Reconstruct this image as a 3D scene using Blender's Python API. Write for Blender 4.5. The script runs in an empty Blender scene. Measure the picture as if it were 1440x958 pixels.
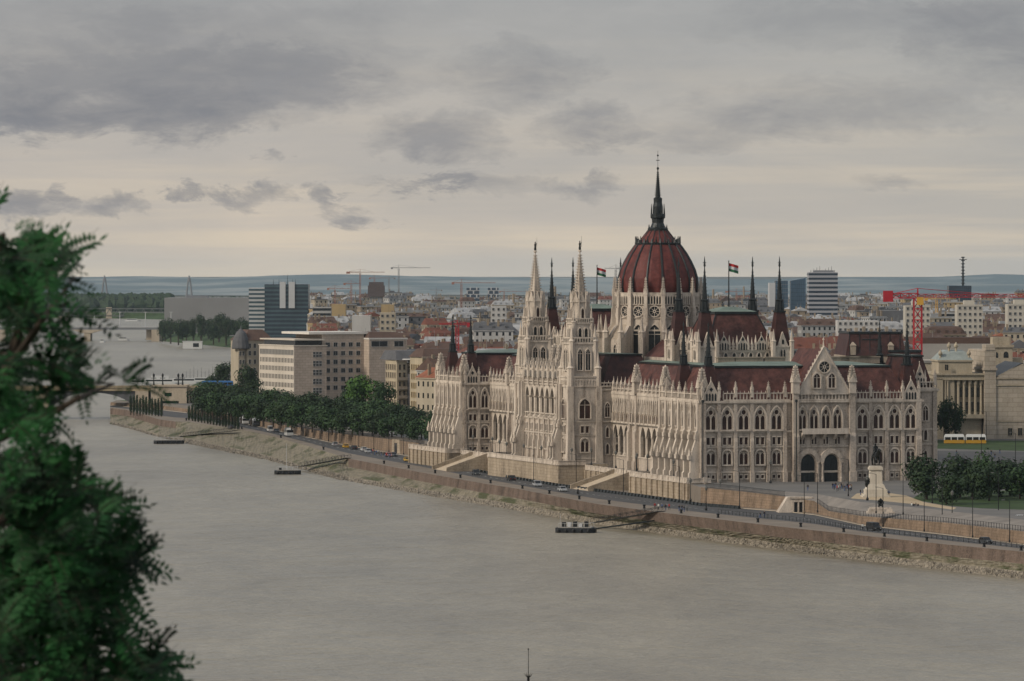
import bpy, math, random
from mathutils import Vector, Matrix
R = random.Random(7)
sc = bpy.context.scene
COL = sc.collection
FPX, HOR, CAMZ = 7250.0, 380.0, 59.0          # focal length in photo pixels, horizon row, camera height above the square
def at(px, Y, py=None):                        # photo column (and row) at a distance -> world point
    x = (px - 720.0) / FPX * Y
    return (x, Y, CAMZ - (py - HOR) * Y / FPX) if py is not None else (x, Y)
def onz(px, py, z):                            # photo pixel on a level surface -> world x, y
    Y = (CAMZ - z) * FPX / (py - HOR)
    return ((px - 720.0) / FPX * Y, Y)
def pxof(x, y): return 720.0 + FPX * x / y
# ------------------------------------------------------------------ camera
cam = bpy.data.objects.new('camera', bpy.data.cameras.new('camera')); COL.objects.link(cam); sc.camera = cam
cam.location = (0, 0, CAMZ); cam.rotation_euler = (math.radians(90), 0, 0)
cd = cam.data; cd.sensor_width = 36; cd.lens = FPX / 1440 * 36; cd.shift_y = -(479 - HOR) / 1440
cd.clip_start = 0.5; cd.clip_end = 90000
cd.dof.use_dof = True; cd.dof.focus_distance = 1500; cd.dof.aperture_fstop = 8; cd.dof.aperture_blades = 9
# ------------------------------------------------------------------ mesh builder
class MB:
    def __init__(s): s.v = []; s.f = []; s.m = []
    def add(s, vs, fs, mi=0):
        b = len(s.v); s.v.extend(vs)
        for f in fs: s.f.append(tuple(b + i for i in f)); s.m.append(mi)
        return s
    def box(s, x0, x1, y0, y1, z0, z1, mi=0):
        return s.add([(x0,y0,z0),(x1,y0,z0),(x1,y1,z0),(x0,y1,z0),(x0,y0,z1),(x1,y0,z1),(x1,y1,z1),(x0,y1,z1)],
              [(0,3,2,1),(4,5,6,7),(0,1,5,4),(1,2,6,5),(2,3,7,6),(3,0,4,7)], mi)
    def frus(s, x0,x1,y0,y1,z0, a0,a1,b0,b1,z1, mi=0):    # rectangle at z0 to rectangle at z1
        return s.add([(x0,y0,z0),(x1,y0,z0),(x1,y1,z0),(x0,y1,z0),(a0,b0,z1),(a1,b0,z1),(a1,b1,z1),(a0,b1,z1)],
              [(0,3,2,1),(4,5,6,7),(0,1,5,4),(1,2,6,5),(2,3,7,6),(3,0,4,7)], mi)
    def lathe(s, cx, cy, prof, n=12, rot=0.0, mi=0):
        b = len(s.v)
        for r, z in prof:
            for k in range(n):
                a = rot + 2*math.pi*k/n; s.v.append((cx + r*math.cos(a), cy + r*math.sin(a), z))
        for j in range(len(prof)-1):
            for k in range(n):
                k2 = (k+1) % n; s.f.append((b+j*n+k, b+j*n+k2, b+(j+1)*n+k2, b+(j+1)*n+k)); s.m.append(mi)
        s.f.append(tuple(b + n - 1 - k for k in range(n))); s.m.append(mi)
        t = b + (len(prof)-1)*n; s.f.append(tuple(t + k for k in range(n))); s.m.append(mi)
        return s
    def tube(s, p, q, r, r2=None, n=6, mi=0):
        r2 = r if r2 is None else r2
        p = Vector(p); q = Vector(q); d = (q - p)
        if d.length < 1e-6: return s
        d.normalize(); u = d.orthogonal().normalized(); w = d.cross(u)
        b = len(s.v)
        for c, rr in ((p, r), (q, r2)):
            for k in range(n):
                a = 2*math.pi*k/n; s.v.append(tuple(c + (u*math.cos(a) + w*math.sin(a))*rr))
        for k in range(n):
            k2 = (k+1) % n; s.f.append((b+k, b+k2, b+n+k2, b+n+k)); s.m.append(mi)
        s.f.append(tuple(b+n-1-k for k in range(n))); s.f.append(tuple(b+n+k for k in range(n))); s.m += [mi, mi]
        return s
    def prism(s, pts, z0, z1, mi=0, mtop=None):          # plan polygon (counter-clockwise) raised
        n = len(pts); b = len(s.v)
        s.v += [(x,y,z0) for x,y in pts] + [(x,y,z1) for x,y in pts]
        for k in range(n):
            k2 = (k+1) % n; s.f.append((b+k, b+k2, b+n+k2, b+n+k)); s.m.append(mi)
        s.f.append(tuple(b+n-1-k for k in range(n))); s.m.append(mi)
        s.f.append(tuple(b+n+k for k in range(n))); s.m.append(mi if mtop is None else mtop)
        return s
    def xz(s, pts, y0, y1, mi=0):                         # polygon in the x-z plane given thickness in y
        n = len(pts); b = len(s.v)
        s.v += [(x,y0,z) for x,z in pts] + [(x,y1,z) for x,z in pts]
        for k in range(n):
            k2 = (k+1) % n; s.f.append((b+k, b+k2, b+n+k2, b+n+k)); s.m.append(mi)
        s.f.append(tuple(b+k for k in range(n))); s.f.append(tuple(b+n+n-1-k for k in range(n))); s.m += [mi, mi]
        return s
    def band(s, outer, inner, y0, y1, mi=0):             # strip between two outlines of equal length
        n = len(outer); b = len(s.v)
        for y in (y0, y1):
            s.v += [(x,y,z) for x,z in outer] + [(x,y,z) for x,z in inner]
        o0, i0, o1, i1 = b, b+n, b+2*n, b+3*n
        for k in range(n-1):
            for q in ((o0+k,o0+k+1,i0+k+1,i0+k),(o1+k,i1+k,i1+k+1,o1+k+1),(i0+k,i0+k+1,i1+k+1,i1+k),(o0+k,o1+k,o1+k+1,o0+k+1)):
                s.f.append(q); s.m.append(mi)
        return s
    def arches(s, x0, x1, n, z0, zs, zt, ztop, y0, y1, pw, mi=0, p=1.25, q=1.7, seg=8, round_col=0):
        # screen of n arches: piers pw wide, springing at zs, crown at zt, solid to ztop, floor z0
        w = (x1-x0)/n
        for k in range(n+1):
            c = x0 + k*w; a, bb = max(x0, c-pw/2), min(x1, c+pw/2)
            if round_col and 0 < k < n:
                s.lathe(c, (y0+y1)/2, [(pw*.75,z0),(pw*.75,z0+.5),(pw*.5,z0+.8),(pw*.5,zs-.6),(pw*.8,zs)], 8)
                s.box(a, bb, y0, y1, zs, ztop, mi)
            else: s.box(a, bb, y0, y1, z0, ztop, mi)
        for k in range(n):
            c = x0 + (k+.5)*w; hw = (w-pw)/2
            xs = [c - hw + 2*hw*i/seg for i in range(seg+1)]
            zz = [zs + (zt-zs)*max(0, 1-(abs(x-c)/hw)**p)**(1/q) if hw else zt for x in xs]
            for i in range(seg):
                a, bb = xs[i], xs[i+1]; za, zb = zz[i], zz[i+1]
                s.add([(a,y0,za),(bb,y0,zb),(bb,y0,ztop),(a,y0,ztop),(a,y1,za),(bb,y1,zb),(bb,y1,ztop),(a,y1,ztop)],
                      [(0,1,2,3),(5,4,7,6),(4,5,1,0),(3,2,6,7)], mi)
        return s
    def mesh(s, name, mats, smooth=False):
        me = bpy.data.meshes.new(name); me.from_pydata(s.v, [], s.f)
        for m in (mats if isinstance(mats, (list, tuple)) else [mats]): me.materials.append(m)
        if any(s.m): me.polygons.foreach_set('material_index', s.m)
        if smooth: me.polygons.foreach_set('use_smooth', [True]*len(s.f))
        me.update(); return me
    def build(s, name, mats, parent=None, loc=None, rz=0.0, smooth=False):
        return put(name, s.mesh(name, mats, smooth), parent, loc, rz)
def put(name, me, parent=None, loc=None, rz=0.0, sc_=None):
    o = bpy.data.objects.new(name, me); COL.objects.link(o)
    if parent is not None: o.parent = parent
    if loc is not None: o.location = loc
    if rz: o.rotation_euler = (0, 0, rz)
    if sc_ is not None: o.scale = sc_ if isinstance(sc_, (tuple, list)) else (sc_,)*3
    return o
def tag(o, label=None, cat=None, group=None, kind=None):
    if label: o['label'] = label
    if cat: o['category'] = cat
    if group: o['group'] = group
    if kind: o['kind'] = kind
    return o
def empty(name, loc=(0,0,0), rz=0.0):
    o = bpy.data.objects.new(name, None); COL.objects.link(o); o.location = loc; o.rotation_euler = (0,0,rz); o.empty_display_size = .5; return o
def struct(o): o['kind'] = 'structure'; return o
KIDS = {}
def copy_tree(o, parent=None):
    c = o.copy(); COL.objects.link(c); c.parent = parent
    for ch in [x for x in o.children]: copy_tree(ch, c)
    return c
_U = ['', 'first','second','third','fourth','fifth','sixth','seventh','eighth','ninth','tenth','eleventh','twelfth','thirteenth','fourteenth','fifteenth','sixteenth','seventeenth','eighteenth','nineteenth']
_T = {2:('twenty','twentieth'),3:('thirty','thirtieth'),4:('forty','fortieth'),5:('fifty','fiftieth'),6:('sixty','sixtieth'),7:('seventy','seventieth'),8:('eighty','eightieth'),9:('ninety','ninetieth')}
def ordinal(n):
    if n < 20: return _U[n]
    if n < 100: t, u = divmod(n, 10); return _T[t][1] if u == 0 else _T[t][0] + '-' + _U[u]
    return 'hundred-and-' + ordinal(n-100) if n > 100 else 'hundredth'
LAB = {}
def later(o, text, key=None): LAB.setdefault(text, []).append(o)   # labels finished at the end, counted from the left of the photo
def finish_labels():
    for text, objs in LAB.items():
        objs.sort(key=lambda o: pxof(o.location.x, max(o.location.y, 1)))
        n = len(objs)
        for i, o in enumerate(objs):
            if n == 1: o['label'] = text.replace(' {n}', '').replace('{n} ', '')
            elif i == 0: o['label'] = text.replace('{n}', 'leftmost')
            elif i == n-1: o['label'] = text.replace('{n}', 'rightmost')
            else: o['label'] = text.replace('{n}', ordinal(i+1) + '-from-left')
# ------------------------------------------------------------------ materials
def lin(c): return tuple(((x/255)/12.92 if x <= 10 else ((x/255+.055)/1.055)**2.4) for x in c)
def newmat(name):
    m = bpy.data.materials.new(name); m.use_nodes = True; nt = m.node_tree
    return m, nt, nt.nodes['Principled BSDF']
def N(nt, t, **kw):
    n = nt.nodes.new(t)
    for k, v in kw.items():
        if k in n.inputs: n.inputs[k].default_value = v
        else: setattr(n, k, v)
    return n
def simple(name, c, rough=.7, metal=0.0, var=.15, scale=.6, bump=0.0, c2=None, streak=False, world=False, spec=.3):
    m, nt, b = newmat(name); L = nt.links
    tc = N(nt, 'ShaderNodeTexCoord')
    src = tc.outputs['Object']
    if world:
        g = N(nt, 'ShaderNodeNewGeometry'); src = g.outputs['Position']
    if streak:
        mp = N(nt, 'ShaderNodeMapping'); mp.inputs['Scale'].default_value = (1,1,.18); L.new(src, mp.inputs[0]); src2 = mp.outputs[0]
    else: src2 = src
    no = N(nt, 'ShaderNodeTexNoise', Scale=scale, Detail=6.0, Roughness=.65); L.new(src2, no.inputs['Vector'])
    rp = N(nt, 'ShaderNodeValToRGB'); e = rp.color_ramp.elements
    a = tuple(x*(1-var) for x in c); bb = tuple(min(1, x*(1+var)) for x in (c2 or c))
    e[0].position = .32; e[0].color = (*a, 1); e[1].position = .68; e[1].color = (*bb, 1)
    L.new(no.outputs[0], rp.inputs[0]); L.new(rp.outputs[0], b.inputs['Base Color'])
    b.inputs['Roughness'].default_value = rough; b.inputs['Metallic'].default_value = metal
    b.inputs['Specular IOR Level'].default_value = spec
    if bump:
        bp = N(nt, 'ShaderNodeBump', Strength=bump, Distance=.3); n2 = N(nt, 'ShaderNodeTexNoise', Scale=scale*4, Detail=4.0)
        L.new(src, n2.inputs['Vector']); L.new(n2.outputs[0], bp.inputs['Height']); L.new(bp.outputs[0], b.inputs['Normal'])
    return m
def stone(name, c, dark, scale=.25, course=None, blocks=False):
    m, nt, b = newmat(name); L = nt.links
    tc = N(nt, 'ShaderNodeTexCoord'); g = N(nt, 'ShaderNodeNewGeometry')
    mp = N(nt, 'ShaderNodeMapping'); mp.inputs['Scale'].default_value = (1,1,.22); L.new(g.outputs['Position'], mp.inputs[0])
    n1 = N(nt, 'ShaderNodeTexNoise', Scale=scale, Detail=8.0, Roughness=.7); L.new(mp.outputs[0], n1.inputs['Vector'])
    n2 = N(nt, 'ShaderNodeTexNoise', Scale=scale*9, Detail=5.0, Roughness=.7); L.new(g.outputs['Position'], n2.inputs['Vector'])
    ad = N(nt, 'ShaderNodeMath', operation='MULTIPLY_ADD'); ad.inputs[1].default_value = .6; L.new(n2.outputs[0], ad.inputs[0]); L.new(n1.outputs[0], ad.inputs[2])
    rp = N(nt, 'ShaderNodeValToRGB'); e = rp.color_ramp.elements
    e[0].position = .60; e[0].color = (*dark, 1); e[1].position = .92; e[1].color = (*c, 1)
    md = e.new(.74); md.color = (*[x*.55+y*.45 for x, y in zip(c, dark)], 1)
    L.new(ad.outputs[0], rp.inputs[0]); out = rp.outputs[0]
    if course:
        sp = N(nt, 'ShaderNodeSeparateXYZ'); L.new(tc.outputs['Object'], sp.inputs[0])
        cm = N(nt, 'ShaderNodeCombineXYZ'); a1 = N(nt, 'ShaderNodeMath', operation='ADD'); L.new(sp.outputs[0], a1.inputs[0]); L.new(sp.outputs[1], a1.inputs[1])
        L.new(a1.outputs[0], cm.inputs[0]); L.new(sp.outputs[2], cm.inputs[1])
        br = N(nt, 'ShaderNodeTexBrick'); L.new(cm.outputs[0], br.inputs['Vector'])
        br.inputs['Color1'].default_value = (1,1,1,1); br.inputs['Color2'].default_value = (.8,.8,.78,1); br.inputs['Mortar'].default_value = (.52,.5,.48,1)
        br.inputs['Scale'].default_value = 1.0; br.inputs['Brick Width'].default_value = course*2.2; br.inputs['Row Height'].default_value = course
        br.inputs['Mortar Size'].default_value = course*.05
        mx = N(nt, 'ShaderNodeMix', data_type='RGBA', blend_type='MULTIPLY'); mx.inputs[0].default_value = .8
        L.new(out, mx.inputs[6]); L.new(br.outputs[0], mx.inputs[7]); out = mx.outputs[2]
    L.new(out, b.inputs['Base Color']); b.inputs['Roughness'].default_value = .85; b.inputs['Specular IOR Level'].default_value = .2
    return m
def tiles(name, c, c2, row=.8):
    m, nt, b = newmat(name); L = nt.links
    tc = N(nt, 'ShaderNodeTexCoord'); n1 = N(nt, 'ShaderNodeTexNoise', Scale=.35, Detail=8.0, Roughness=.75); L.new(tc.outputs['Object'], n1.inputs['Vector'])
    rp = N(nt, 'ShaderNodeValToRGB'); e = rp.color_ramp.elements; e[0].position=.38; e[1].position=.64; e[0].color=(*[v*.7 for v in c],1); e[1].color=(*c2,1)
    L.new(n1.outputs[0], rp.inputs[0])
    wv = N(nt, 'ShaderNodeTexWave', wave_type='BANDS', bands_direction='Z'); wv.inputs['Scale'].default_value = 3.14/row/6.28*2; wv.inputs['Distortion'].default_value=.4
    L.new(tc.outputs['Object'], wv.inputs['Vector'])
    mx = N(nt, 'ShaderNodeMix', data_type='RGBA', blend_type='MULTIPLY'); mx.inputs[0].default_value=.3; L.new(rp.outputs[0], mx.inputs[6]); L.new(wv.outputs[0], mx.inputs[7])
    L.new(mx.outputs[2], b.inputs['Base Color']); b.inputs['Roughness'].default_value=.62; b.inputs['Specular IOR Level'].default_value=.3
    return m
M = {}
M['stone'] = stone('limestone', (.59,.50,.41), (.19,.155,.13))
M['stone_trim'] = stone('carved_limestone', (.68,.585,.485), (.26,.215,.175), scale=.5)
M['stone_dark'] = stone('weathered_limestone', (.40,.33,.255), (.20,.165,.13))
M['rustic'] = stone('rusticated_stone', (.50,.405,.30), (.22,.175,.13), course=.9)
M['brickwall'] = stone('quay_brick', (.205,.15,.12), (.07,.052,.042), scale=.22, course=.35)
M['rubble'] = stone('rubble_wall', (.30,.215,.15), (.10,.075,.055), scale=.4, course=.7)
M['redroof'] = tiles('red_roof_tiles', (.078,.030,.025), (.165,.066,.052))
M['darkroof'] = tiles('dark_red_roof_tiles', (.052,.022,.020), (.095,.036,.03))
M['domered'] = tiles('dome_red_tiles', (.115,.024,.020), (.19,.046,.037), row=.5)
M['copper'] = simple('green_copper', (.15,.195,.16), .6, 0, .3, .25)
M['lead'] = simple('dark_lead', (.028,.032,.033), .45, .3, .3, 1.2)
M['slate'] = simple('slate', (.05,.05,.052), .5, 0, .3, .5)
M['bronze'] = simple('dark_bronze', (.02,.021,.02), .4, .5, .4, 2.0)
M['pane'] = simple('curtained_pane', (.040,.015,.011), .3, 0, .5, .4, spec=.4, world=True)
M['glass'] = simple('dark_glass', (.014,.015,.017), .25, 0, .5, .15, spec=.5, world=True)
M['iron'] = simple('black_iron', (.015,.015,.016), .5, .2, .2, 2)
# ================================================================== the parliament
A = math.radians(16.4); CA, SA = math.cos(A), math.sin(A)
PX, PY = 52.27, 1430.0
def W(v, u): return (PX + v*CA - u*SA, PY + v*SA + u*CA)       # building plan -> world
def local(x, y): dx, dy = x-PX, y-PY; return (dx*CA + dy*SA, -dx*SA + dy*CA)
P = empty('parliament', (PX, PY, 0), A)
tag(P, 'pale limestone neo-gothic parliament with red dome, red roofs and spires on the riverbank', 'parliament')
ST, TR, SD, RU = M['stone'], M['stone_trim'], M['stone_dark'], M['rustic']
S_, W_, E_, N_ = 0.0, -math.pi/2, math.pi/2, math.pi
def arch(w, zs, zt, n=8, p=1.25, q=1.7, z0=0.0, cx=0.0):
    pts = [(cx - w/2, z0)]
    for i in range(2*n+1):
        x = -w/2 + w*i/(2*n); pts.append((cx + x, zs + (zt-zs)*max(0, 1-(abs(x)/(w/2))**p)**(1/q)))
    pts.append((cx + w/2, z0)); return pts
def circ(r, cx, cz, n=14): return [(cx + r*math.cos(2*math.pi*i/n), cz + r*math.sin(2*math.pi*i/n)) for i in range(n)]
def win_main():
    f = MB(); f.band(arch(4.3,3.5,6.7), arch(3.5,3.4,6.2), -.55, 0); f.band(arch(3.5,3.4,6.2), arch(3.0,3.4,5.8), -.3, 0)
    f.box(-.16,.16,-.4,0,0,4.0); f.box(-2.0,2.0,-.75,0,-.5,-.02)
    for s in (-1,1):
        f.band(arch(1.45,3.1,4.1,cx=s*.8), arch(1.2,3.0,3.9,cx=s*.8), -.35, 0)
    f.band([(x,z) for x,z in circ(.88,0,4.75)]+[circ(.88,0,4.75)[0]], circ(.66,0,4.75)+[circ(.66,0,4.75)[0]], -.35, 0)
    g = MB()
    for s in (-1,1): g.xz(arch(1.2,3.0,3.9,cx=s*.8), -.06, -.03)
    g.xz(circ(.66,0,4.75), -.06, -.03)
    for s in (-1,1): g.box(s*.8-.04,s*.8+.04,-.1,-.06,0,3.5)
    return f.mesh('window_frame', TR), g.mesh('window_pane', M['pane'])
def win_low():
    f = MB(); f.band(arch(3.3,2.6,4.4,p=1.9,q=2), arch(2.6,2.6,3.9,p=1.9,q=2), -.5, 0); f.box(-.16,.16,-.35,0,0,3.3); f.box(-1.6,1.6,-.6,0,-.4,-.02)
    g = MB()
    for s in (-1,1):
        f.band(arch(1.22,2.5,3.35,cx=s*.68), arch(1.0,2.4,3.2,cx=s*.68), -.3, 0); g.xz(arch(1.0,2.4,3.2,cx=s*.68), -.06, -.03)
    return f.mesh('window_frame_low', TR), g.mesh('window_pane_low', M['pane'])
def win_square(w=.95, h=2.0, gap=.75, name='sq'):
    f = MB(); g = MB()
    for s in (-1,1):
        a, b = s*gap-w/2, s*gap+w/2
        f.box(a-.22,a,-.3,0,-.2,h+.25); f.box(b,b+.22,-.3,0,-.2,h+.25); f.box(a-.22,b+.22,-.36,0,h,h+.3); f.box(a-.22,b+.22,-.4,0,-.3,0)
        g.box(a,b,-.05,-.02,0,h)
    return f.mesh('square_frame_'+name, TR), g.mesh('square_pane_'+name, M['pane'])
def win_lancet(w, h, zt, name, pm='glass', mull=True):
    f = MB(); f.band(arch(w+.7,h-zt,h+.45), arch(w,h-zt,h), -.45, 0); f.box(-w/2-.3,w/2+.3,-.5,0,-.3,0)
    if mull and w > 1.3: f.box(-.09,.09,-.25,0,0,h-zt*.3); f.box(-w/2,w/2,-.2,0,h-zt-.1,h-zt+.1)
    g = MB(); g.xz(arch(w,h-zt,h), -.06, -.03)
    return f.mesh('lancet_frame_'+name, TR), g.mesh('lancet_pane_'+name, M[pm])
def rose(r, name):
    f = MB(); c = circ(r+.3,0,0,20); d = circ(r,0,0,20); f.band(c+[c[0]], d+[d[0]], -.5, 0)
    for k in range(8):
        a = math.pi*k/4; f.tube((math.cos(a)*r*.25,-.2,math.sin(a)*r*.25),(math.cos(a)*r,-.2,math.sin(a)*r),.09,n=4)
    e = circ(r*.3,0,0,10); f.band(e+[e[0]], [(x*.5,z*.5) for x,z in e]+[(e[0][0]*.5,e[0][1]*.5)], -.3, -.1)
    g = MB(); g.xz(d, -.06, -.03); return f.mesh('rose_tracery_'+name, TR), g.mesh('rose_pane_'+name, M['glass'])
WM, WL, WQ, WB = win_main(), win_low(), win_square(), win_square(.8,.9,.75,'base')
LN = {k: win_lancet(*a) for k, a in {'s':(.9,3.0,.8,'s','pane'), 'm':(1.5,4.2,1.2,'m','pane'), 't':(1.5,6.2,1.3,'t'), 'tn':(1.0,4.8,1.1,'tn'), 'u':(1.0,3.0,.8,'u'), 'big':(3.4,5.8,1.8,'big','pane'), 'dome':(4.0,11.5,2.6,'dome'), 'domes':(1.5,6.0,1.2,'domes')}.items()}
def win(kind, name, x, y, z, th, parent=None):
    o = put(name, kind[0], parent or P, (x,y,z), th); put('pane', kind[1], o); return o
def pinn(w, h, name, shaft=.45, crock=True):            # square shaft with gablets and crocketed cone, base at z=0
    m = MB(); s = h*shaft; a = w/2
    m.box(-a,a,-a,a,0,s); m.box(-a*1.25,a*1.25,-a*1.25,a*1.25,s*.92,s)
    for th in range(4):
        c, d = math.cos(th*math.pi/2), math.sin(th*math.pi/2)
        def q(x, y, z): return (x*c - y*d, x*d + y*c, z)
        m.add([q(-a*1.1,-a*1.25,s),q(a*1.1,-a*1.25,s),q(0,-a*1.25,s+w*.9),q(-a*1.1,0,s),q(a*1.1,0,s),q(0,0,s+w*.9)], [(0,1,2),(0,2,5,3),(1,4,5,2)])
    m.lathe(0,0,[(a*1.15,s),(a*.12,h-w*.35),(a*.3,h-w*.25),(a*.05,h)],8)
    if crock:
        k = 4 if h < 6 else 7
        for i in range(1,k):
            t = i/k; z = s + (h-s)*t; r = a*1.15*(1-t)+a*.22; e = .13*w
            for j in range(4): an = j*math.pi/2+math.pi/4; m.box(r*math.cos(an)-e,r*math.cos(an)+e,r*math.sin(an)-e,r*math.sin(an)+e,z-e,z+e)
    return m.mesh('pinnacle_'+name, TR)
PN = {'small': pinn(.75,4.6,'small',.5), 'mid': pinn(1.1,6.5,'mid',.45), 'big': pinn(2.3,9.5,'big',.42), 'thin': pinn(.55,3.4,'thin',.45,False)}
def pin(kind, x, y, z, th=0.0, s=1.0, name=None, parent=None): return put(name or {'thin':'finial','big':'spirelet'}.get(kind,'pinnacle'), PN[kind], parent or P, (x,y,z), th, s)
def balustrade(L, th, x, y, z, h=2.2, name='balustrade', parent=None, step=.95):   # runs from (x,y) along th, outer face towards -y
    m = MB(); n = max(2, int(L/step)); d = L/n
    m.box(0,L,-.3,.3,0,.35); m.box(0,L,-.32,.32,h-.3,h)
    for k in range(n+1): m.box(k*d-.17,k*d+.17,-.14,.14,.35,h-.3)
    for k in range(n): m.xz([(k*d+.12,h-.3),(k*d+d/2,h-.75),(k*d+d-.12,h-.3)],-.05,.05) if False else None
    k = 0
    while k < L: m.lathe(k,0,[(.14,h),(.05,h+.55)],4); k += 1.24
    return m.build(name, TR, parent or P, (x,y,z), th)
def along(x, y, th, s, out=0.0):      # point s along a wall whose outward side is local -y turned by th
    return (x + s*math.cos(th) + out*math.sin(th), y + s*math.sin(th) - out*math.cos(th))
def course(L, th, x, y, zs, d=.35, h=.4, name='string_course'):
    m = MB()
    for z in zs: m.box(-d,L+d,-d,0,z-h/2,z+h/2); m.box(-d*.6,L+d*.6,-d*.6,0,z-h,z-h/2)
    return m.build(name, TR, P, (x,y,0), th)
def pier(x, y, th, z0, z1, w=1.0, d=.8, name='pilaster', mat=None):
    m = MB(); m.box(-w*.62,w*.62,-d*1.35,0,z0,z0+2.8); m.box(-w/2,w/2,-d,0,z0+2.8,(z0+z1)*.5)
    h = (z0+z1)*.5; m.frus(-w/2,w/2,-d,0,h, -w/2,w/2,-d*.65,0,h+1.0); m.box(-w/2,w/2,-d*.65,0,h+1.0,z1)
    return m.build(name, mat or ST, P, (x,y,0), th)
# --- masses -----------------------------------------------------------------
def wallbox(x0,x1,y0,y1,z0,z1, mat=None, name='wall'):
    return MB().box(x0,x1,y0,y1,z0,z1).build(name, mat or ST, P)
wallbox(0,65,0,35,-.5,22.5); wallbox(0,65,241,272,-.5,22.5)
wallbox(65,73,8,34,-.5,25.2); wallbox(65,73,244,268,-.5,25.2)
wallbox(18.5,56,35,241,-.5,22.5); wallbox(13,18.5,35,241,13.7,22.5); wallbox(56,72,112,166,-.5,24)
wallbox(27,44.2,-1.6,0,-.5,24.6)                     # gabled centre of the south front
def mansard(x0,x1,y0,y1,z0,z1,ins,ztop=None,mat='redroof',name='roof',top='copper'):
    o = MB().frus(x0,x1,y0,y1,z0, x0+ins,x1-ins,y0+ins,y1-ins,z1).build(name, M[mat], P)
    e = .35; MB().box(x0+ins-e,x1-ins+e,y0+ins-e,y1-ins+e,z1-.1,z1+.45).build('roof_edge', M['lead'], o)
    if ztop: 
        a = min(x1-x0,y1-y0)/2-ins; MB().frus(x0+ins,x1-ins,y0+ins,y1-ins,z1+.45, x0+ins+a*.85,x1-ins-a*.85,y0+ins+a*.85,y1-ins-a*.85,ztop).build('roof_deck', M[top], o)
    return o
mansard(1.5,63.5,1.8,34,22.6,31.8,5.2,33.2); mansard(1.5,63.5,242,270.5,22.6,31.8,5.2,33.2)
mansard(11,26,33,110,22.6,31.4,5.0,32.3); mansard(11,26,168,243,22.6,31.4,5.0,32.3)
mansard(27,55,33,110,22.6,31.0,4,32); mansard(27,55,168,243,22.6,31.0,4,32)
mansard(64.5,72.5,8.6,33.4,25.2,34.5,2.6,35,'darkroof'); mansard(64.5,72.5,244.6,267.4,25.2,34.5,2.6,35,'darkroof')
# cross gable roof
m = MB(); m.add([(28,-1.2,24.6),(43.2,-1.2,24.6),(35.6,-1.2,37),(28,19,24.6),(43.2,19,24.6),(35.6,19,37)],[(0,1,2),(5,4,3),(0,2,5,3),(1,4,5,2)]); m.build('roof', M['redroof'], P)
# the big south gable with rose window
g = MB(); g.xz([(-7.7,0),(7.7,0),(0,12.9)],-.5,.4)
for s in (-1,1):
    for k in range(12):
        t = (k+.3)/12; g.box(s*7.7*(1-t)-.25,s*7.7*(1-t)+.25,-.45,.35,12.9*t,12.9*t+.75)
    g.tube((s*7.9,-.4,0),(0,-.4,13.1),.28,n=5)
g.lathe(0,0,[(.3,12.6),(.12,14.8),(.35,15),(0.05,15.6)],6)
GB = g.build('gable', TR, P, (35.6,-1.7,24.6)); rs = rose(1.55,'gable'); o = put('rose_window', rs[0], GB, (0,-.5,7.4)); 
put('rose_pane', rs[1], GB, (0,-.5,7.4))
for s in (-1,1):
    o = put('lancet_window', LN['m'][0], GB, (s*2.2,-.5,1.6)); o.scale = (1.3,1,.95); o = put('pane', LN['m'][1], GB, (s*2.2,-.5,1.6)); o.scale=(1.3,1,.95)
# --- south front -------------------------------------------------------------
def vS(px, u=0.0): t = (px-720)/FPX; return (t*(PY+u*CA) - PX + u*SA)/(CA - t*SA)
def uW(px, v=0.0): t = (px-720)/FPX; return (PX + v*CA - t*(PY+v*SA))/(SA + t*CA)
MAINZ, SQZ, LOWZ, BZ = 14.7, 10.6, 5.0, 1.1
def bay(x, y, th, base=True, low=True):
    win(WM,'arched_window',x,y,MAINZ,th); win(WQ,'square_window',x,y,SQZ-.1,th)
    if low: win(WL,'twin_window',x,y,LOWZ,th)
    if base: win(WB,'basement_window',x,y,BZ,th)
SB1 = [vS(p) for p in (999,1022.2,1045.4,1068.4,1091.6)]; SB2 = [vS(p) for p in (1212.3,1234.8,1257.5,1280)]
for x in SB1 + SB2: bay(x, 0, S_)
for x in [vS(p,-1.6) for p in (1127.7,1144.3,1160.8,1177.2)]:
    win(WM,'arched_window',x,-1.6,MAINZ,S_).scale = (.78,1,1); win(win_sq1,'square_window',x,-1.6,SQZ,S_) if False else win(WQ,'square_window',x,-1.6,SQZ-.1,S_).__setattr__('scale',(.6,1,1))
def mids(a): d = (a[1]-a[0])/2; return [a[0]-d] + [(p+q)/2 for p, q in zip(a, a[1:])] + [a[-1]+d]
for x in mids(SB1) + mids(SB2): 
    pier(x,0,S_,0,22.6); pin('small',x,-.35,23.6)
for x in (27.3,44.0): pier(x,-1.6,S_,0,25,1.7,1.2); pin('big',x,-1.7,24.6,s=.85)
for x in (.6,64.4): pier(x,0,S_,0,23,1.6,1.0)
course(27,S_,0,0,[2.9,9.9,14.1]); course(21,S_,44.2,0,[2.9,9.9,14.1]); course(17.2,S_,27,-1.6,[2.9,9.9,13.7])
course(27,S_,0,0,[22.4],.7,.6,'cornice'); course(21,S_,44.2,0,[22.4],.7,.6,'cornice'); course(17.2,S_,27,-1.6,[22.4],.6,.5,'cornice')
balustrade(5.0,S_,.5,-.3,22.7); balustrade(19.7,S_,6.6,-.3,22.7); balustrade(16,S_,44.9,-.3,22.7); balustrade(17,S_,27.1,-1.9,22.7,1.9)
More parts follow.
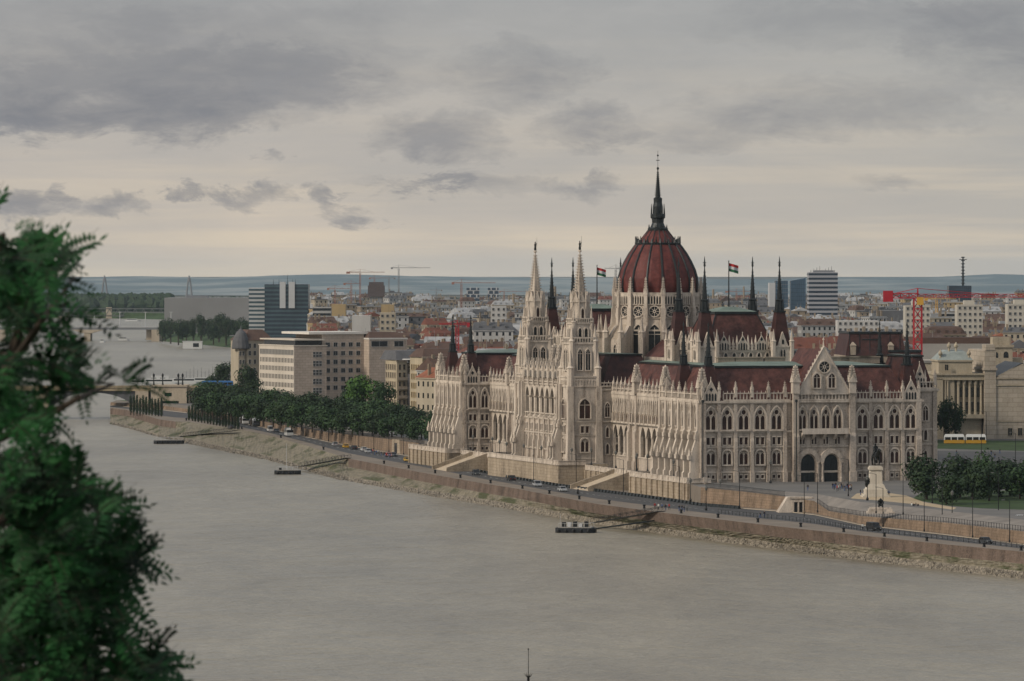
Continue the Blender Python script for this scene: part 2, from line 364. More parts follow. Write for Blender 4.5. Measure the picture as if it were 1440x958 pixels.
# balcony under the main windows of the centre, two portal arches and the porch behind them
b = MB(); b.box(0,13.6,-2.0,0,13.3,13.7); b.box(0,13.6,-2.0,-1.75,13.7,14.9)
for k in range(5): b.frus(k*3.2,k*3.2+.8,-.5,0,11.8, k*3.2,k*3.2+.8,-1.9,0,13.3)
b.build('balcony', TR, P, (28.8,-1.6,0))
def portal(px):
    x = vS(px,-1.6); f = MB(); f.band(arch(7.2,5.4,9.3,p=1.8,q=2), arch(4.8,5.2,7.9,p=1.8,q=2), -1.0, 0)
    f.band(arch(4.8,5.2,7.9,p=1.8,q=2), arch(4.2,5.2,7.6,p=1.8,q=2), -.5, 0)
    for s in (-1,1): f.lathe(s*2.75,-1.1,[(.45,0),(.45,1),(.25,1.2),(.25,4.9),(.45,5.4)],8)
    o = f.build('portal', ST, P, (x,-1.6,0)); g = MB(); g.xz(arch(4.2,5.2,7.6,p=1.8,q=2), -.08,-.04); g.build('gate_opening', M['lead'], o); 
    d = MB()
    for k in range(-2,3): d.box(k*.8-.05,k*.8+.05,-.16,-.1,0,5.2)
    d.box(-2.0,2.0,-.16,-.1,3.0,3.15); d.build('gate', M['iron'], o)
portal(1135.5); portal(1168)
def smallgable(x, y, z, th, w=4.6, h=5.4):
    g = MB(); g.xz([(-w/2,0),(w/2,0),(w/2,1.0),(0,h),(-w/2,1.0)],-.35,.35)
    for s in (-1,1):
        g.tube((s*(w/2+.15),-.3,.9),(0,-.3,h+.15),.18,n=4); g.box(s*w/2-.3,s*w/2+.3,-.45,.45,0,2.2); g.lathe(s*w/2,0,[(.42,2.2),(.04,4.4)],4)
    g.lathe(0,0,[(.2,h-.2),(.08,h+.9),(.2,h+1.0),(.03,h+1.3)],5)
    o = g.build('gablet', TR, P, (x,y,z), th); q = MB()
    for k in range(4): q.xz(arch(.5,1.6,2.1,4,cx=(k-1.5)*.85),-.4,-.36)
    q.xz([(0,2.5),(.55,3.15),(0,3.8),(-.55,3.15)],-.4,-.36); q.build('opening', M['glass'], o); return o
smallgable(SB1[0],-.3,22.7,S_); smallgable(SB2[-1],-.3,22.7,S_)
for px in (985.5, 1114): MB().lathe(0,0,[(.16,.3),(.16,22.2),(.4,22.3),(.4,23)],6).build('rainwater_pipe', M['lead'], P, (vS(px)+.1,-1.5 if px<1000 else -3.2,0))
# skylights, vents, chimney blocks on the flat roofs
for x in [vS(p) for p in (1020,1042,1065,1088,1205,1227,1250)]:
    MB().frus(-.4,.4,-.5,.4,0,-.3,.3,-.1,.4,.9).build('roof_vent', M['lead'], P, (x+1,4.8,26.4))
for px, w in ((1023,5),(1055,8),(1092,6),(1205,9),(1225,6),(1180,7)):
    x = vS(px,24); MB().box(-w/2,w/2,-1,1,0,1.7).box(-w/2-.2,w/2+.2,-1.2,1.2,1.7,2.0).build('chimney_block', SD, P, (x,26,32.4))
# --- east pavilion strip visible at the right end
for z, k in ((16.5,'m'),(11,'s'),(5,'s')): win(LN[k],'lancet_window',69.6,8,z,S_)
course(8,S_,65,8,[2.9,9.9,14.1]); course(8,S_,65,8,[25.2],.6,.6,'cornice'); balustrade(8,S_,65,8,25.5,2.0)
smallgable(68,8.3,26.5,S_,3.4,5.5)
for x, y in ((65.8,7.6),(72.4,7.6)): pier(x,8,S_,0,25,1.2,.8); pin('small',x,7.7,26.5)
# --- west pavilions: buttress fans --------------------------------------------
def fan_buttress(x, y, th, z1=22.6):
    m = MB(); a = .55
    prof = [(0,-.5),(-3.3,-.5),(-3.3,2.6),(-2.9,3.0),(-2.9,7.2),(-1.3,12.2),(-1.3,14.0),(-.9,14.6),(-.9,z1),(0,z1)]
    n = len(prof); vs = [(-a,p[0],p[1]) for p in prof] + [(a,p[0],p[1]) for p in prof]
    fs = [(k,(k+1)%n,n+(k+1)%n,n+k) for k in range(n)] + [tuple(range(n))[::-1], tuple(range(n,2*n))]
    m.add(vs, fs); m.box(-.75,.75,-3.5,-2.8,6.4,7.6); m.lathe(0,-3.1,[(.5,7.5),(.06,9.6)],4)
    m.box(-.7,.7,-1.6,-.8,12,13.2)
    return m.build('buttress', TR, P, (x,y,0), th)
def pav_west(y0, y1):
    n = 6; d = (y1-y0)/n
    for k in range(n+1): fan_buttress(0, y0+.6+k*(y1-y0-1.2)/n, W_); pin('small',-.4,y0+.6+k*(y1-y0-1.2)/n,23.4)
    for k in range(n):
        y = y0+(k+.5)*d
        win(LN['m'],'lancet_window',0,y,MAINZ+.6,W_); win(LN['s'],'lancet_window',0,y,5.2,W_)
        o = win(WQ,'square_window',0,y,SQZ-.2,W_); o.scale = (.7,1,.9)
    s = MB(); s.arches(0,y1-y0,24,17.6,20.6,21.8,22.2,-.5,0,.28,seg=4); s.build('blind_arcade', TR, P, (0,y1,0), W_)
    course(y1-y0,W_,0,y1,[2.9,9.9,14.1]); course(y1-y0,W_,0,y1,[22.4],.7,.6,'cornice'); balustrade(y1-y0,W_,-.3,y1,22.7,2.0)
pav_west(0,35); pav_west(241,272)
for y in (1.2,33.5,242.5,270.6): pin('big',.8,y,22.6)
# south return of the far pavilion (and the mirrored north return of the near one)
for y, th in ((241,S_),(35,N_)):
    for x in (3.2,7.2):
        win(WM,'arched_window',x,y,MAINZ,th).scale = (.85 if x<5 else .7,1,1); win(WQ,'square_window',x,y,SQZ-.1,th); win(WL,'twin_window',x,y,LOWZ,th); win(WB,'basement_window',x,y,BZ,th)
    for x in (.6,5.2,9.2): pier(x,y,th,0,22.6,.8,.6); pin('small',x,y-.3 if th==S_ else y+.3,23.4)
    xx = 0 if th == S_ else 9.6
    course(9.6,th,xx,y,[2.9,9.9,14.1]); course(9.6,th,xx,y,[22.4],.7,.6,'cornice'); balustrade(4,th,xx+(5.4 if th==S_ else 0),y-.3,22.7)
smallgable(3.0,240.7,22.7,S_,4.4,5.2)
# --- west wings -----------------------------------------------------------------
def wing(ya, yb, groups):     # ya<yb, west wall plane x=9.4
    X = 9.4; m = MB(); L = yb-ya
    m.box(0,L,.02,3.6,13.6,22.5); m.box(0,L,0,3.6,-.5,4.1)
    s = 0.0
    for a, b2 in sorted([(yb-g1, yb-g0) for g0, g1, _ in groups]):
        if a > s: m.box(s,a,0,3.6,4.1,13.6)
        s = b2
    if s < L: m.box(s,L,0,3.6,4.1,13.6)
    m.build('wall', ST, P, (X,yb,0), W_)
    for g0, g1, n in groups:
        q = MB(); q.arches(yb-g1,yb-g0,n,4.1,10.2,13.0,13.6,0,.9,1.0,round_col=1); q.build('arcade', TR, P, (X,yb,0), W_)
    q = MB(); n = int(L/1.75); q.arches(0,L,n,16.9,19.6,21.2,22.0,-.55,0,.34,seg=4); q.build('blind_arcade', TR, P, (X,yb,0), W_)
    q = MB(); q.arches(0,L,n*1,14.3,15.2,16.2,16.9,-.35,0,.3,seg=4); q.build('blind_arcade', SD, P, (X,yb,0), W_)
    k = ya + 3
    while k < yb-2:
        win(LN['s'],'niche_window',X,k,17.2,W_).scale=(.8,1,1); pier(X,k+1.9,W_,13.8,22.6,.6,.7); pin('thin',X-.4,k+1.9,23.0,s=1.3)
        p = MB(); p.box(-.8,.8,-.4,-.36,0,1.5); p.build('shutter', M['pane'], P, (X,k,15.0), W_); k += 3.8
    course(L,W_,X,yb,[13.9],.8,.5); course(L,W_,X,yb,[22.4],.7,.6,'cornice'); balustrade(L,W_,X-.3,yb,22.7,1.3)
    course(L,W_,X,yb,[4.0],.3,.3)
GS = [(39,56,3),(62,84,4),(94.5,110.5,3)]
wing(35,111,GS); wing(167,241,[(278-b2,278-a,n) for a,b2,n in GS])
for u in (59,86,92.5,219,192,185.5): pier(9.4,u,W_,0,22.6,1.8,1.2); pin('big',9.0,u,22.6,s=.95) if u in (59,86,219,192) else None
# --- pavilion turrets -------------------------------------------------------------
def turret_small():
    m = MB(); m.frus(-2.7,2.7,-2.7,2.7,0,-1.15,1.15,-1.15,1.15,8.6); m.box(-1.3,1.3,-1.3,1.3,8.6,9.0,1)
    body = m.mesh('turret_roof', [M['darkroof'], M['lead']]); s = MB()
    s.lathe(0,0,[(1.05,9),(.95,11),(1.25,11.2),(.75,11.6),(.12,19.6),(.3,19.8),(.04,21)],8)
    for k in range(4):
        a = k*math.pi/2+math.pi/4; s.tube((1.2*math.cos(a),1.2*math.sin(a),9),(1.0*math.cos(a),1.0*math.sin(a),12.9),.13,.03,4)
    for k in range(1,7):
        for j in range(4): a = j*math.pi/2; r = .72*(1-k/7.5)+.12; s.box(r*math.cos(a)-.1,r*math.cos(a)+.1,r*math.sin(a)-.1,r*math.sin(a)+.1,11.6+k*1.1-.1,11.6+k*1.1+.1)
    return body, s.mesh('turret_spire', M['lead'])
TB, TS = turret_small()
for x, y in ((4,5),(4,27),(63,5),(63,27),(4,246),(4,267.5),(63,246),(63,267)):
    o = put('turret', TB, P, (x,y,23.6)); put('spire', TS, o, (0,0,0))
# --- chambers -----------------------------------------------------------------------
def chamber(x0,x1,y0,y1):
    wallbox(x0,x1,y0,y1,22.5,36)
    m = MB(); i = 5.2; m.frus(x0+.8,x1-.8,y0+.8,y1-.8,36, x0+i,x1-i,y0+i,y1-i,46.2); m.box(x0+i-.4,x1-i+.4,y0+i-.4,y1-i+.4,46.2,46.9,2)
    m.frus(x0+i,x1-i,y0+i,y1-i,46.9,(x0+x1)/2-1.5,(x0+x1)/2+1.5,(y0+y1)/2-1.5,(y0+y1)/2+1.5,48.3,1)
    for s in (0,1):                                      # ridge strips down the hips
        for t in (0,1):
            m.tube((x0+.8 if s==0 else x1-.8, y0+.8 if t==0 else y1-.8,36),(x0+i if s==0 else x1-i, y0+i if t==0 else y1-i,46.3),.22,n=4,mi=2)
    m.build('roof', [M['redroof'], M['copper'], M['lead']], P)
    for th, x, y, L in ((S_,x0,y0,x1-x0),(W_,x0,y1,y1-y0),(E_,x1,y0,y1-y0)):
        for k in range(9):
            if k in (0,8): continue
            a = along(x,y,th,L*(k+.5)/9); win(LN['u'],'lancet_window',a[0],a[1],32.0,th)
        course(L,th,x,y,[31.6,35.4],.4,.4); c = along(x,y,th,0,.2); balustrade(L,th,c[0],c[1],35.6,1.2)
        for f in (.25,.5,.75): a = along(x,y,th,L*f,.3); smallgable(a[0],a[1],35.8,th,3.4,4.0)
        for f in (.125,.375,.625,.875): a = along(x,y,th,L*f,.35); pin('thin',a[0],a[1],35.6,s=1.15)
def turret_big():
    m = MB(); m.box(-2.9,2.9,-2.9,2.9,-12,5.2); m.box(-3.1,3.1,-3.1,3.1,.2,.6); m.box(-3.15,3.15,-3.15,3.15,5.0,5.5)
    for s in (-1,1):
        for t in (-1,1):
            m.lathe(s*2.8,t*2.8,[(.75,-4),(.75,6.6),(.95,6.8),(.55,7.2),(.06,10.4)],6)
    for th in range(4):
        c, d = math.cos(th*math.pi/2), math.sin(th*math.pi/2)
        def q(x,y,z): return (x*c-y*d, x*d+y*c, z)
        m.add([q(-1.6,-3.0,5.5),q(1.6,-3.0,5.5),q(0,-3.0,9.6),q(-1.6,-2.2,5.5),q(1.6,-2.2,5.5),q(0,-1.6,9.6)],[(0,1,2),(5,4,3),(0,2,5,3),(1,4,5,2)])
    body = m.mesh('big_turret_stone', TR)
    gl = []
    for th in range(4):
        c, d = math.cos(th*math.pi/2), math.sin(th*math.pi/2)
        for cx, w, z0, z1 in ((-.8,.5,-3.5,-.6),(0,.5,-3.5,-.6),(.8,.5,-3.5,-.6),(-.45,.5,1.6,4.4),(.45,.5,1.6,4.4),(0,.7,6,7.4)):
            pts = [(x, -3.16 if z0 < 0.5 or z0 < 5 else -3.03, z) for x, z in arch(w,z1-.5,z1,4,z0=z0,cx=cx)]
            gl.append(MB().add([(x*c-(y-.02)*d, x*d+(y-.02)*c, z) for x,y,z in pts], [tuple(range(len(pts)))]).mesh('turret_opening', M['glass']))
    r = MB(); r.frus(-2.5,2.5,-2.5,2.5,5.5,-1.3,1.3,-1.3,1.3,15.2); r.box(-1.5,1.5,-1.5,1.5,15.2,15.7,1)
    rf = r.mesh('big_turret_roof', [M['darkroof'], M['lead']])
    s = MB(); s.lathe(0,0,[(1.15,15.7),(1.0,18.4),(1.35,18.7),(.8,19.2),(.13,28.4),(.35,28.7),(.06,31.5)],8)
    for k in range(8): a = k*math.pi/4; s.tube((1.35*math.cos(a),1.35*math.sin(a),15.7),(1.15*math.cos(a),1.15*math.sin(a),20.6),.13,.03,4)
    for k in range(1,8):
        for j in range(4): a = j*math.pi/2; rr=.8*(1-k/8.5)+.12; s.box(rr*math.cos(a)-.1,rr*math.cos(a)+.1,rr*math.sin(a)-.1,rr*math.sin(a)+.1,19.2+k*1.1-.1,19.2+k*1.1+.1)
    s.box(-.5,.5,-.05,.05,29.6,29.75); return body, gl, rf, s.mesh('big_turret_spire', M['lead'])
BT = turret_big()
for (x0,x1,y0,y1) in ((22,45,62,86),(22,45,192,215)):
    chamber(x0,x1,y0,y1)
    for x in (x0,x1):
        for y in (y0,y1):
            o = put('corner_turret', BT[0], P, (x,y,31.5)); [put('opening', q, o) for q in BT[1]]; put('turret_roof', BT[2], o); put('spire', BT[3], o)
# halls between chambers and dome
for y0, y1 in ((88,122),(156,190)):
    wallbox(23,43,y0,y1,22.5,33); m = MB(); m.add([(23,y0,33),(43,y0,33),(43,y1,33),(23,y1,33),(33,y0,42),(33,y1,42)],[(0,1,4),(2,3,5),(0,4,5,3),(1,2,5,4)]); m.build('roof', M['redroof'], P)
# --- central river front ---------------------------------------------------------------
wallbox(-4.2,13,120,156.6,-.5,14.2); wallbox(3.5,13,120,156.6,14.2,24.2); wallbox(-4.2,13,120,156.6,24.2,25.4,TR)
wallbox(5.5,24,110.4,166.2,-.5,24.3)
mansard(6.2,24,111,166,24.3,33.5,4.2,34,'darkroof')
m = MB(); m.arches(0,36.6,7,14.4,20.8,23.6,24.3,0,1.0,1.5,round_col=1,p=1.2); m.build('loggia', TR, P, (-4.3,156.6,0), W_)
m = MB(); m.arches(0,36.6,21,14.4,15.4,15.7,15.9,-.25,0,.25,seg=3); m.build('parapet', TR, P, (-4.3,156.6,0), W_)
course(36.6,W_,-4.2,156.6,[5.0,9.8,14.2,24.6],.4,.4); balustrade(36.6,W_,-4.3,156.6,25.2,2.0)
for k in range(7):
    y = 120+36.6*(k+.5)/7
    win(WQ,'panel_window',-4.2,y,10.6,W_).scale=(1.0,1,.9); o = win(LN['m'],'lancet_window',-4.2,y,5.3,W_); o.scale=(.9,1,.9)
    smallgable(-4.4,y,26.6,W_,3.2,4.6)
    if k < 6: pin('mid',-4.5,y+2.6,26.2,s=.95); 
for k in range(8): pier(-4.2,120+36.6*k/7,W_,0,14.2,1.0,.7); pier(-4.2,120+36.6*k/7,W_,24.2,27.2,.8,.5)
for y in (124,130,138.3,146.5,152.5): pin('big',4,y,25.3,s=1.2); pin('mid',9,y+3,27,s=1.6)
for y in (118.5,158.2):                                   # sloping buttresses beside the loggia
    for dy in (-1.4,1.4): fan_buttress(-4.5,y+dy,W_,25)
# return wall beside the tower
for th, y in ((S_,110.4),(N_,166.2)):
    for x in (7.6,10.6):
        win(LN['m'],'lancet_window',x,y,15.2,th); win(LN['s'],'lancet_window',x,y,9.2,th); win(LN['s'],'lancet_window',x,y,4.2,th)
    xx = 5.5 if th==S_ else 13.4
    course(7.9,th,xx,y,[13.9,23.4],.4,.4); balustrade(7.9,th,xx,y-.2 if th==S_ else y+.2,24.2,1.3)
# --- river towers ------------------------------------------------------------------------
def tower_mesh():
    m = MB(); m.box(-4.8,4.8,-4.8,4.8,-.5,27); 
    for s in (-1,1):
        for t in (-1,1):
            m.box(s*4.4-.9,s*4.4+.9,t*4.4-.9,t*4.4+.9,-.5,24.4)
            m.frus(s*4.4-1.25,s*4.4+1.25,t*4.4-1.25,t*4.4+1.25,-.5, s*4.4-.9,s*4.4+.9,t*4.4-.9,t*4.4+.9,13)
            m.lathe(s*4.3,t*4.3,[(1.0,24.4),(1.0,29.5),(1.25,29.8),(.7,30.4),(.06,35.2)],8)
            m.lathe(s*3.6,t*3.6,[(.95,27),(.95,37.5),(1.15,37.8),(.6,38.6),(.05,43)],8)
            m.lathe(s*2.75,t*2.75,[(.7,37.5),(.7,43.2),(.9,43.5),(.45,44.1),(.05,48.5)],8)
    for z in (2.9,9.9,13.9,24.4,27.2): m.box(-5.05,5.05,-5.05,5.05,z-.25,z+.25)
    m.box(-4.0,4.0,-4.0,4.0,27,37.5); m.box(-4.3,4.3,-4.3,4.3,36.9,37.5); m.box(-3.0,3.0,-3.0,3.0,37.5,43.4); m.box(-3.3,3.3,-3.3,3.3,42.9,43.5)
    m.lathe(0,0,[(2.75,43.4),(2.65,49.4),(2.95,49.7),(2.3,50.1)],8,math.pi/8)
    for k in range(8):
        a = k*math.pi/4; c, d = math.cos(a), math.sin(a)
        def q(x,y,z): return (x*c-y*d, x*d+y*c, z)
        m.add([q(-.95,-2.75,49.4),q(.95,-2.75,49.4),q(0,-2.6,52.6),q(-.8,-1.6,49.4),q(.8,-1.6,49.4),q(0,-1.5,52.6)],[(0,1,2),(0,2,5,3),(1,4,5,2)])
        b2 = a+math.pi/8; m.lathe(2.75*math.cos(b2),2.75*math.sin(b2),[(.28,43.4),(.28,50.2),(.38,50.4),(.03,53.2)],5)
    return m.mesh('tower_body', TR)
def tower_spire():
    m = MB(); m.lathe(0,0,[(1.95,50),(.16,64.3),(.5,64.5),(.5,64.9),(.2,65.2)],8,math.pi/8)
    for i in range(1,17):
        t = i/17; z = 50+14.3*t; r = 1.95*(1-t)+.26
        for k in range(8): a = k*math.pi/4+math.pi/8; e=.21; m.box(r*math.cos(a)-e,r*math.cos(a)+e,r*math.sin(a)-e,r*math.sin(a)+e,z-e*.8,z+e*.8)
    return m.mesh('tower_spire', TR)
TM, TSP = tower_mesh(), tower_spire()
f = MB(); f.lathe(0,0,[(.35,65.0),(.4,65.6),(.28,66.2),(.36,66.9),(.15,67.2),(.2,67.5),(.05,67.8)],8); f.tube((.2,0,66.8),(.55,0,67.4),.1,.07); f.tube((.5,0,66.0),(.5,0,69.2),.05,.03); FIN = f.mesh('tower_figure', M['bronze'])
par = MB(); par.arches(0,8.4,9,0,1.5,1.9,2.3,-.2,.2,.3,seg=3); PAR = par.mesh('tower_gallery', TR)
for y in (115,161.5):
    T = put('tower', TM, P, (.5,y,0)); put('spire', TSP, T); put('statue', FIN, T)
    for th in (S_,W_,N_,E_):
        def TW(kind, s, r, z, name='lancet_window'):
            c, d = math.cos(th), math.sin(th); o = put(name, kind[0], T, (s*c + r*d, s*d - r*c, z), th); put('pane', kind[1], T, (s*c + r*d, s*d - r*c, z), th); return o
        if th != E_: TW(LN['big'],0,4.8,14.8,'great_window'); TW(WQ,0,4.8,10.5,'square_window'); TW(WL,0,4.8,4.9,'twin_window')
        for s in (-1.25,1.25): TW(LN['t'],s,4.0,29.2)
        for s in (-.95,.95): TW(LN['u'],s,3.0,38.7)
        TW(LN['s'],0,2.6,44.6)
        c, d = math.cos(th), math.sin(th)
        for r, z, k in ((4.75,24.6,1.0),(4.1,37.3,.9),(3.2,43.3,.72)): put('gallery', PAR, T, (-4.2*k*c + r*d, -4.2*k*d - r*c, z), th, (k,1,.85*k))
# --- dome -------------------------------------------------------------------------------
DC = (32.8,139)
D = MB(); D.lathe(0,0,[(13.0,22),(13.0,44.2),(13.4,44.4),(13.0,44.8),(13.0,48.2),(13.5,48.5),(13.1,48.8),(11.9,48.9),(11.9,52)],16,math.pi/16)
for z in (31,40.5): D.lathe(0,0,[(13.3,z),(13.3,z+.5)],16,math.pi/16)
DR = D.build('drum', ST, P, (*DC,0))
ROS = rose(1.5,'dome'); 
gal = MB(); gal.arches(-2.1,2.1,5,0,2.0,2.7,3.3,-.25,.25,.32,seg=3); gal.box(-2.6,2.6,-.35,.3,3.3,3.6); GAL = gal.mesh('dome_gallery', TR)
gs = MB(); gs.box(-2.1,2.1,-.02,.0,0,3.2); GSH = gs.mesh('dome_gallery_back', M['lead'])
apo = 13.0*math.cos(math.pi/16)
bt = MB()
bt.box(-.75,.75,-14.2,-12.6,22,47.6); bt.frus(-.6,.6,-19,-12.8,36,-.55,.55,-14.6,-12.8,42.2)
bt.box(-.7,.7,-19,-17.2,22,38.5); bt.box(-.45,.45,-18,-13,30,36)
bt.lathe(0,-18.1,[(1.0,38.5),(1.0,40),(1.25,40.2),(.7,40.8),(.06,45.5)],6); BUT = bt.mesh('dome_buttress', ST)
lw = MB(); lw.box(-2.9,2.9,-16.6,-12.6,22,38.0); lw.frus(-2.9,2.9,-16.6,-12.6,38,-2.5,2.5,-13.2,-12.6,42.5,1); LWM = lw.mesh('chapel', [ST, SD])
for k in range(16):
    a = k*math.pi/8; c, d = math.cos(a), math.sin(a)      # face normal: outward -y turned by a
    def DW(me, s, r, z, name, sc_=None): return put(name, me, DR, (s*c + r*d, s*d - r*c, z), a, sc_)
    DW(ROS[0],0,apo,42.9+3.6-.0,'rose_window'); DW(ROS[1],0,apo,46.5,'rose_pane')
    front = k in (15,0,1,2,3)
    if front or k in (14,4): DW(LN['dome'][0],0,apo,29.6,'tall_window',(1.0,1,1.12)); DW(LN['dome'][1],0,apo,29.6,'tall_pane',(1.0,1,1.12))
    else:
        DW(LWM,0,0,0,'chapel'); DW(LN['domes'][0],0,16.6,30.5,'lancet_window'); DW(LN['domes'][1],0,16.6,30.5,'pane')
    DW(GAL,0,apo+.25,48.6,'gallery'); DW(GSH,0,apo+.02,48.6,'gallery_opening')
    a2 = a + math.pi/16; c, d = math.cos(a2), math.sin(a2); put('pier', BUT, DR, (0,0,0), a2)
    put('pinnacle', PN['mid'], DR, (13.4*d,-13.4*c,47.6), a2, (1.0,1.0,1.45))
dm = MB(); prof = [(12.0,51.5),(12.25,54),(12.1,56.5),(11.4,59),(10.2,61.6),(8.9,63.9),(7.4,66),(6.6,67.0)]
dm.lathe(0,0,prof,32,math.pi/32); dm.lathe(0,0,[(6.3,67.0),(4.9,68.8),(3.6,70.4),(2.9,71.2)],16,math.pi/16)
DM = dm.build('dome', M['domered'], P, (*DC,0))
rb = MB()
for p, q in zip(prof, prof[1:]): rb.tube((0,-p[0]-.02,p[1]),(0,-q[0]-.02,q[1]),.34,n=6)
rb.tube((0,-6.2,67.1),(0,-2.9,71.3),.16,n=5)
RB = rb.mesh('dome_rib', M['lead'])
for k in range(16): put('rib', RB, DM, (0,0,0), k*math.pi/8+math.pi/16)
cr = MB(); cr.lathe(0,0,[(6.9,66.6),(7.1,67.2),(6.6,67.4),(6.3,67.2)],16,math.pi/16)
for k in range(16):
    a = k*math.pi/8; cr.tube((6.7*math.cos(a),6.7*math.sin(a),67.2),(6.9*math.cos(a),6.9*math.sin(a),69.3),.32,.1,5)
    b2 = a+math.pi/16; cr.lathe(6.6*math.cos(b2),6.6*math.sin(b2),[(.55,67.2),(.12,68.6)],4)
cr.build('crest_ring', M['lead'], DM)
ln = MB(); ln.lathe(0,0,[(3.1,71.0),(3.2,71.7),(2.4,72.0),(1.8,73.4),(1.9,74.6),(2.3,75.0),(2.3,76.0),(1.6,76.2),(1.55,78.4),(1.3,79.6),(1.35,80.9),(.8,81.3),(.15,89.6),(.38,89.8),(.38,90.2),(.07,90.5),(.05,95.4)],12)
for k in range(8):
    a = k*math.pi/4+.2; ln.tube((2.15*math.cos(a),2.15*math.sin(a),75.5),(2.05*math.cos(a),2.05*math.sin(a),79.2),.2,.04,5)
    ln.tube((2.9*math.cos(a),2.9*math.sin(a),71.5),(2.9*math.cos(a),2.9*math.sin(a),72.9),.2,.05,4)
for i in range(1,13):
    for k in range(6): a = k*math.pi/3; r=.8*(1-i/13)+.16; e=.14; ln.box(r*math.cos(a)-e,r*math.cos(a)+e,r*math.sin(a)-e,r*math.sin(a)+e,81.3+i*.62-e*.6,81.3+i*.62+e*.6)
ln.lathe(0,0,[(.05,93.6),(.3,93.9),(.3,94.1),(.05,94.3)],6); ln.box(-.55,.55,-.06,.06,92.4,92.6)
ln.build('lantern', M['lead'], DM)
# flags
def flag(v, u, zb, zt, which):
    F = empty('flagpole', (*W(v,u), zb)); tag(F, f'tall flagpole with red, white and green flag on {which} chamber roof', 'flagpole', 'flagpoles on the parliament roof')
    MB().lathe(0,0,[(.22,0),(.12,zt-zb),(.22,zt-zb+.1),(.02,zt-zb+.4)],8).build('pole', M['iron'], F)
    f = MB(); L, H, n = 2.9, 2.4, 8
    for c in range(3):
        for i in range(n):
            x0, x1 = L*i/n, L*(i+1)/n; o0, o1 = .25*math.sin(i*1.1), .25*math.sin((i+1)*1.1); d0, d1 = -.10*i, -.10*(i+1)
            a, b2 = zt-zb-.4-H*c/3, zt-zb-.4-H*(c+1)/3
            f.add([(x0,o0,b2+d0),(x1,o1,b2+d1),(x1,o1,a+d1),(x0,o0,a+d0)],[(0,1,2,3)],c)
    f.build('flag', [M['flagr'], M['flagw'], M['flagg']], F, rz=.15)
M['flagr'] = simple('flag_red', (.42,.03,.03), .8, 0, .05); M['flagw'] = simple('flag_white', (.55,.55,.55), .8, 0, .05); M['flagg'] = simple('flag_green', (.03,.13,.06), .8, 0, .05)
flag(33.5,74,48,61.5,'the nearer'); flag(33.5,203.5,48,60.3,'the farther')
# --- terraces and stairs ------------------------------------------------------------------
QZ = -4.3
def terrace(label, pts, z1, parapet=1.1, pilasters=True, nrm=None):
    t = tag(MB().prism(pts, QZ-1.5, z1, 0, 1).build('terrace', [RU, M['paving']], None, (PX,PY,0), A), label, 'terrace')
    m = MB(); mp_ = MB(); n = len(pts)
    for k in range(n):
        (x0,y0),(x1,y1) = pts[k], pts[(k+1)%n]; L = math.hypot(x1-x0,y1-y0); th = math.atan2(y1-y0,x1-x0)
        if nrm is not None and k not in nrm: continue
        c, s = math.cos(th), math.sin(th)
        def b(a0,a1,o0,o1,z0,z2,m=m):
            q = [(a0,o0),(a1,o0),(a1,o1),(a0,o1)]; q = [(x0+a*c-o*s, y0+a*s+o*c) for a,o in q]
            m.add([(x,y,z0) for x,y in q]+[(x,y,z2) for x,y in q],[(0,3,2,1),(4,5,6,7),(0,1,5,4),(1,2,6,5),(2,3,7,6),(3,0,4,7)])
        b(0,L,-.25,.35,z1-.3,z1+.1); b(0,L,-.1,.2,z1+.1,z1+parapet-.2); b(0,L,-.2,.3,z1+parapet-.2,z1+parapet)
        if pilasters:
            q = 0
            while q < L: mp_ = MB(); b(q,min(L,q+.9),-.45,0,QZ-1,z1-.3,mp_); mp_.build('pilaster_strip', RU, t); b(q-.05,min(L,q+.95),-.3,.4,z1,z1+parapet+.15); q += 4.9
    m.build('parapet', TR, t)
    return t
import mathutils
from mathutils import geometry, noise
M['paving'] = simple('stone_paving', (.22,.195,.17), .8, 0, .22, .16, bump=.3)
M['stairs'] = simple('pale_stair_stone', (.50,.42,.32), .8, 0, .1, .3)
terrace('rusticated stone terrace under the near river pavilion of the parliament', [(-7,-9),(.0,-9),(.0,42),(-7,42)], .6, nrm=(0,2,3))
terrace('rusticated stone terrace under the far river pavilion of the parliament', [(-7,236),(0,236),(0,281),(-7,281)], .6, nrm=(0,2,3))
terrace('rusticated stone terrace below the two river towers', [(-10.5,101),(-2,101),(5,101),(5,176),(-10.5,176)], 1.6, pilasters=False, nrm=(0,3,4))
terrace('low stone terrace before the nearer arcade wing', [(-2,42),(9.4,42),(9.4,101),(-2,101)], 0.2, nrm=(3,))
terrace('low stone terrace before the farther arcade wing', [(-2,176),(9.4,176),(9.4,236),(-2,236)], 0.2, nrm=(3,))
def stair(label, u0, u1):      # broad flight falling towards the river from v=-2 to v=-14
    m = MB(); n = 24
    for k in range(n):
        v0 = -2-13*k/n; z = .2-(4.5*(k+1)/n); m.box(v0-13/n,v0-.002,u0,u1,QZ-1,z)
    o = tag(m.build('staircase', M['stairs'], None, (PX,PY,0), A), label, 'staircase')
    for u in (u0-.8,u1): w = MB(); w.add([(-2,u,QZ-1),(-15.5,u,QZ-1),(-15.5,u,QZ+1.1),(-2,u,1.3),(-2,u+.8,QZ-1),(-15.5,u+.8,QZ-1),(-15.5,u+.8,QZ+1.1),(-2,u+.8,1.3)],[(0,3,2,1),(4,5,6,7),(0,1,5,4),(1,2,6,5),(2,3,7,6),(3,0,4,7)]); w.build('side_wall', RU, o)
stair('pale stone staircase from the quay to the nearer arcade wing', 56, 72)
stair('pale stone staircase from the quay to the farther arcade wing', 206, 222)
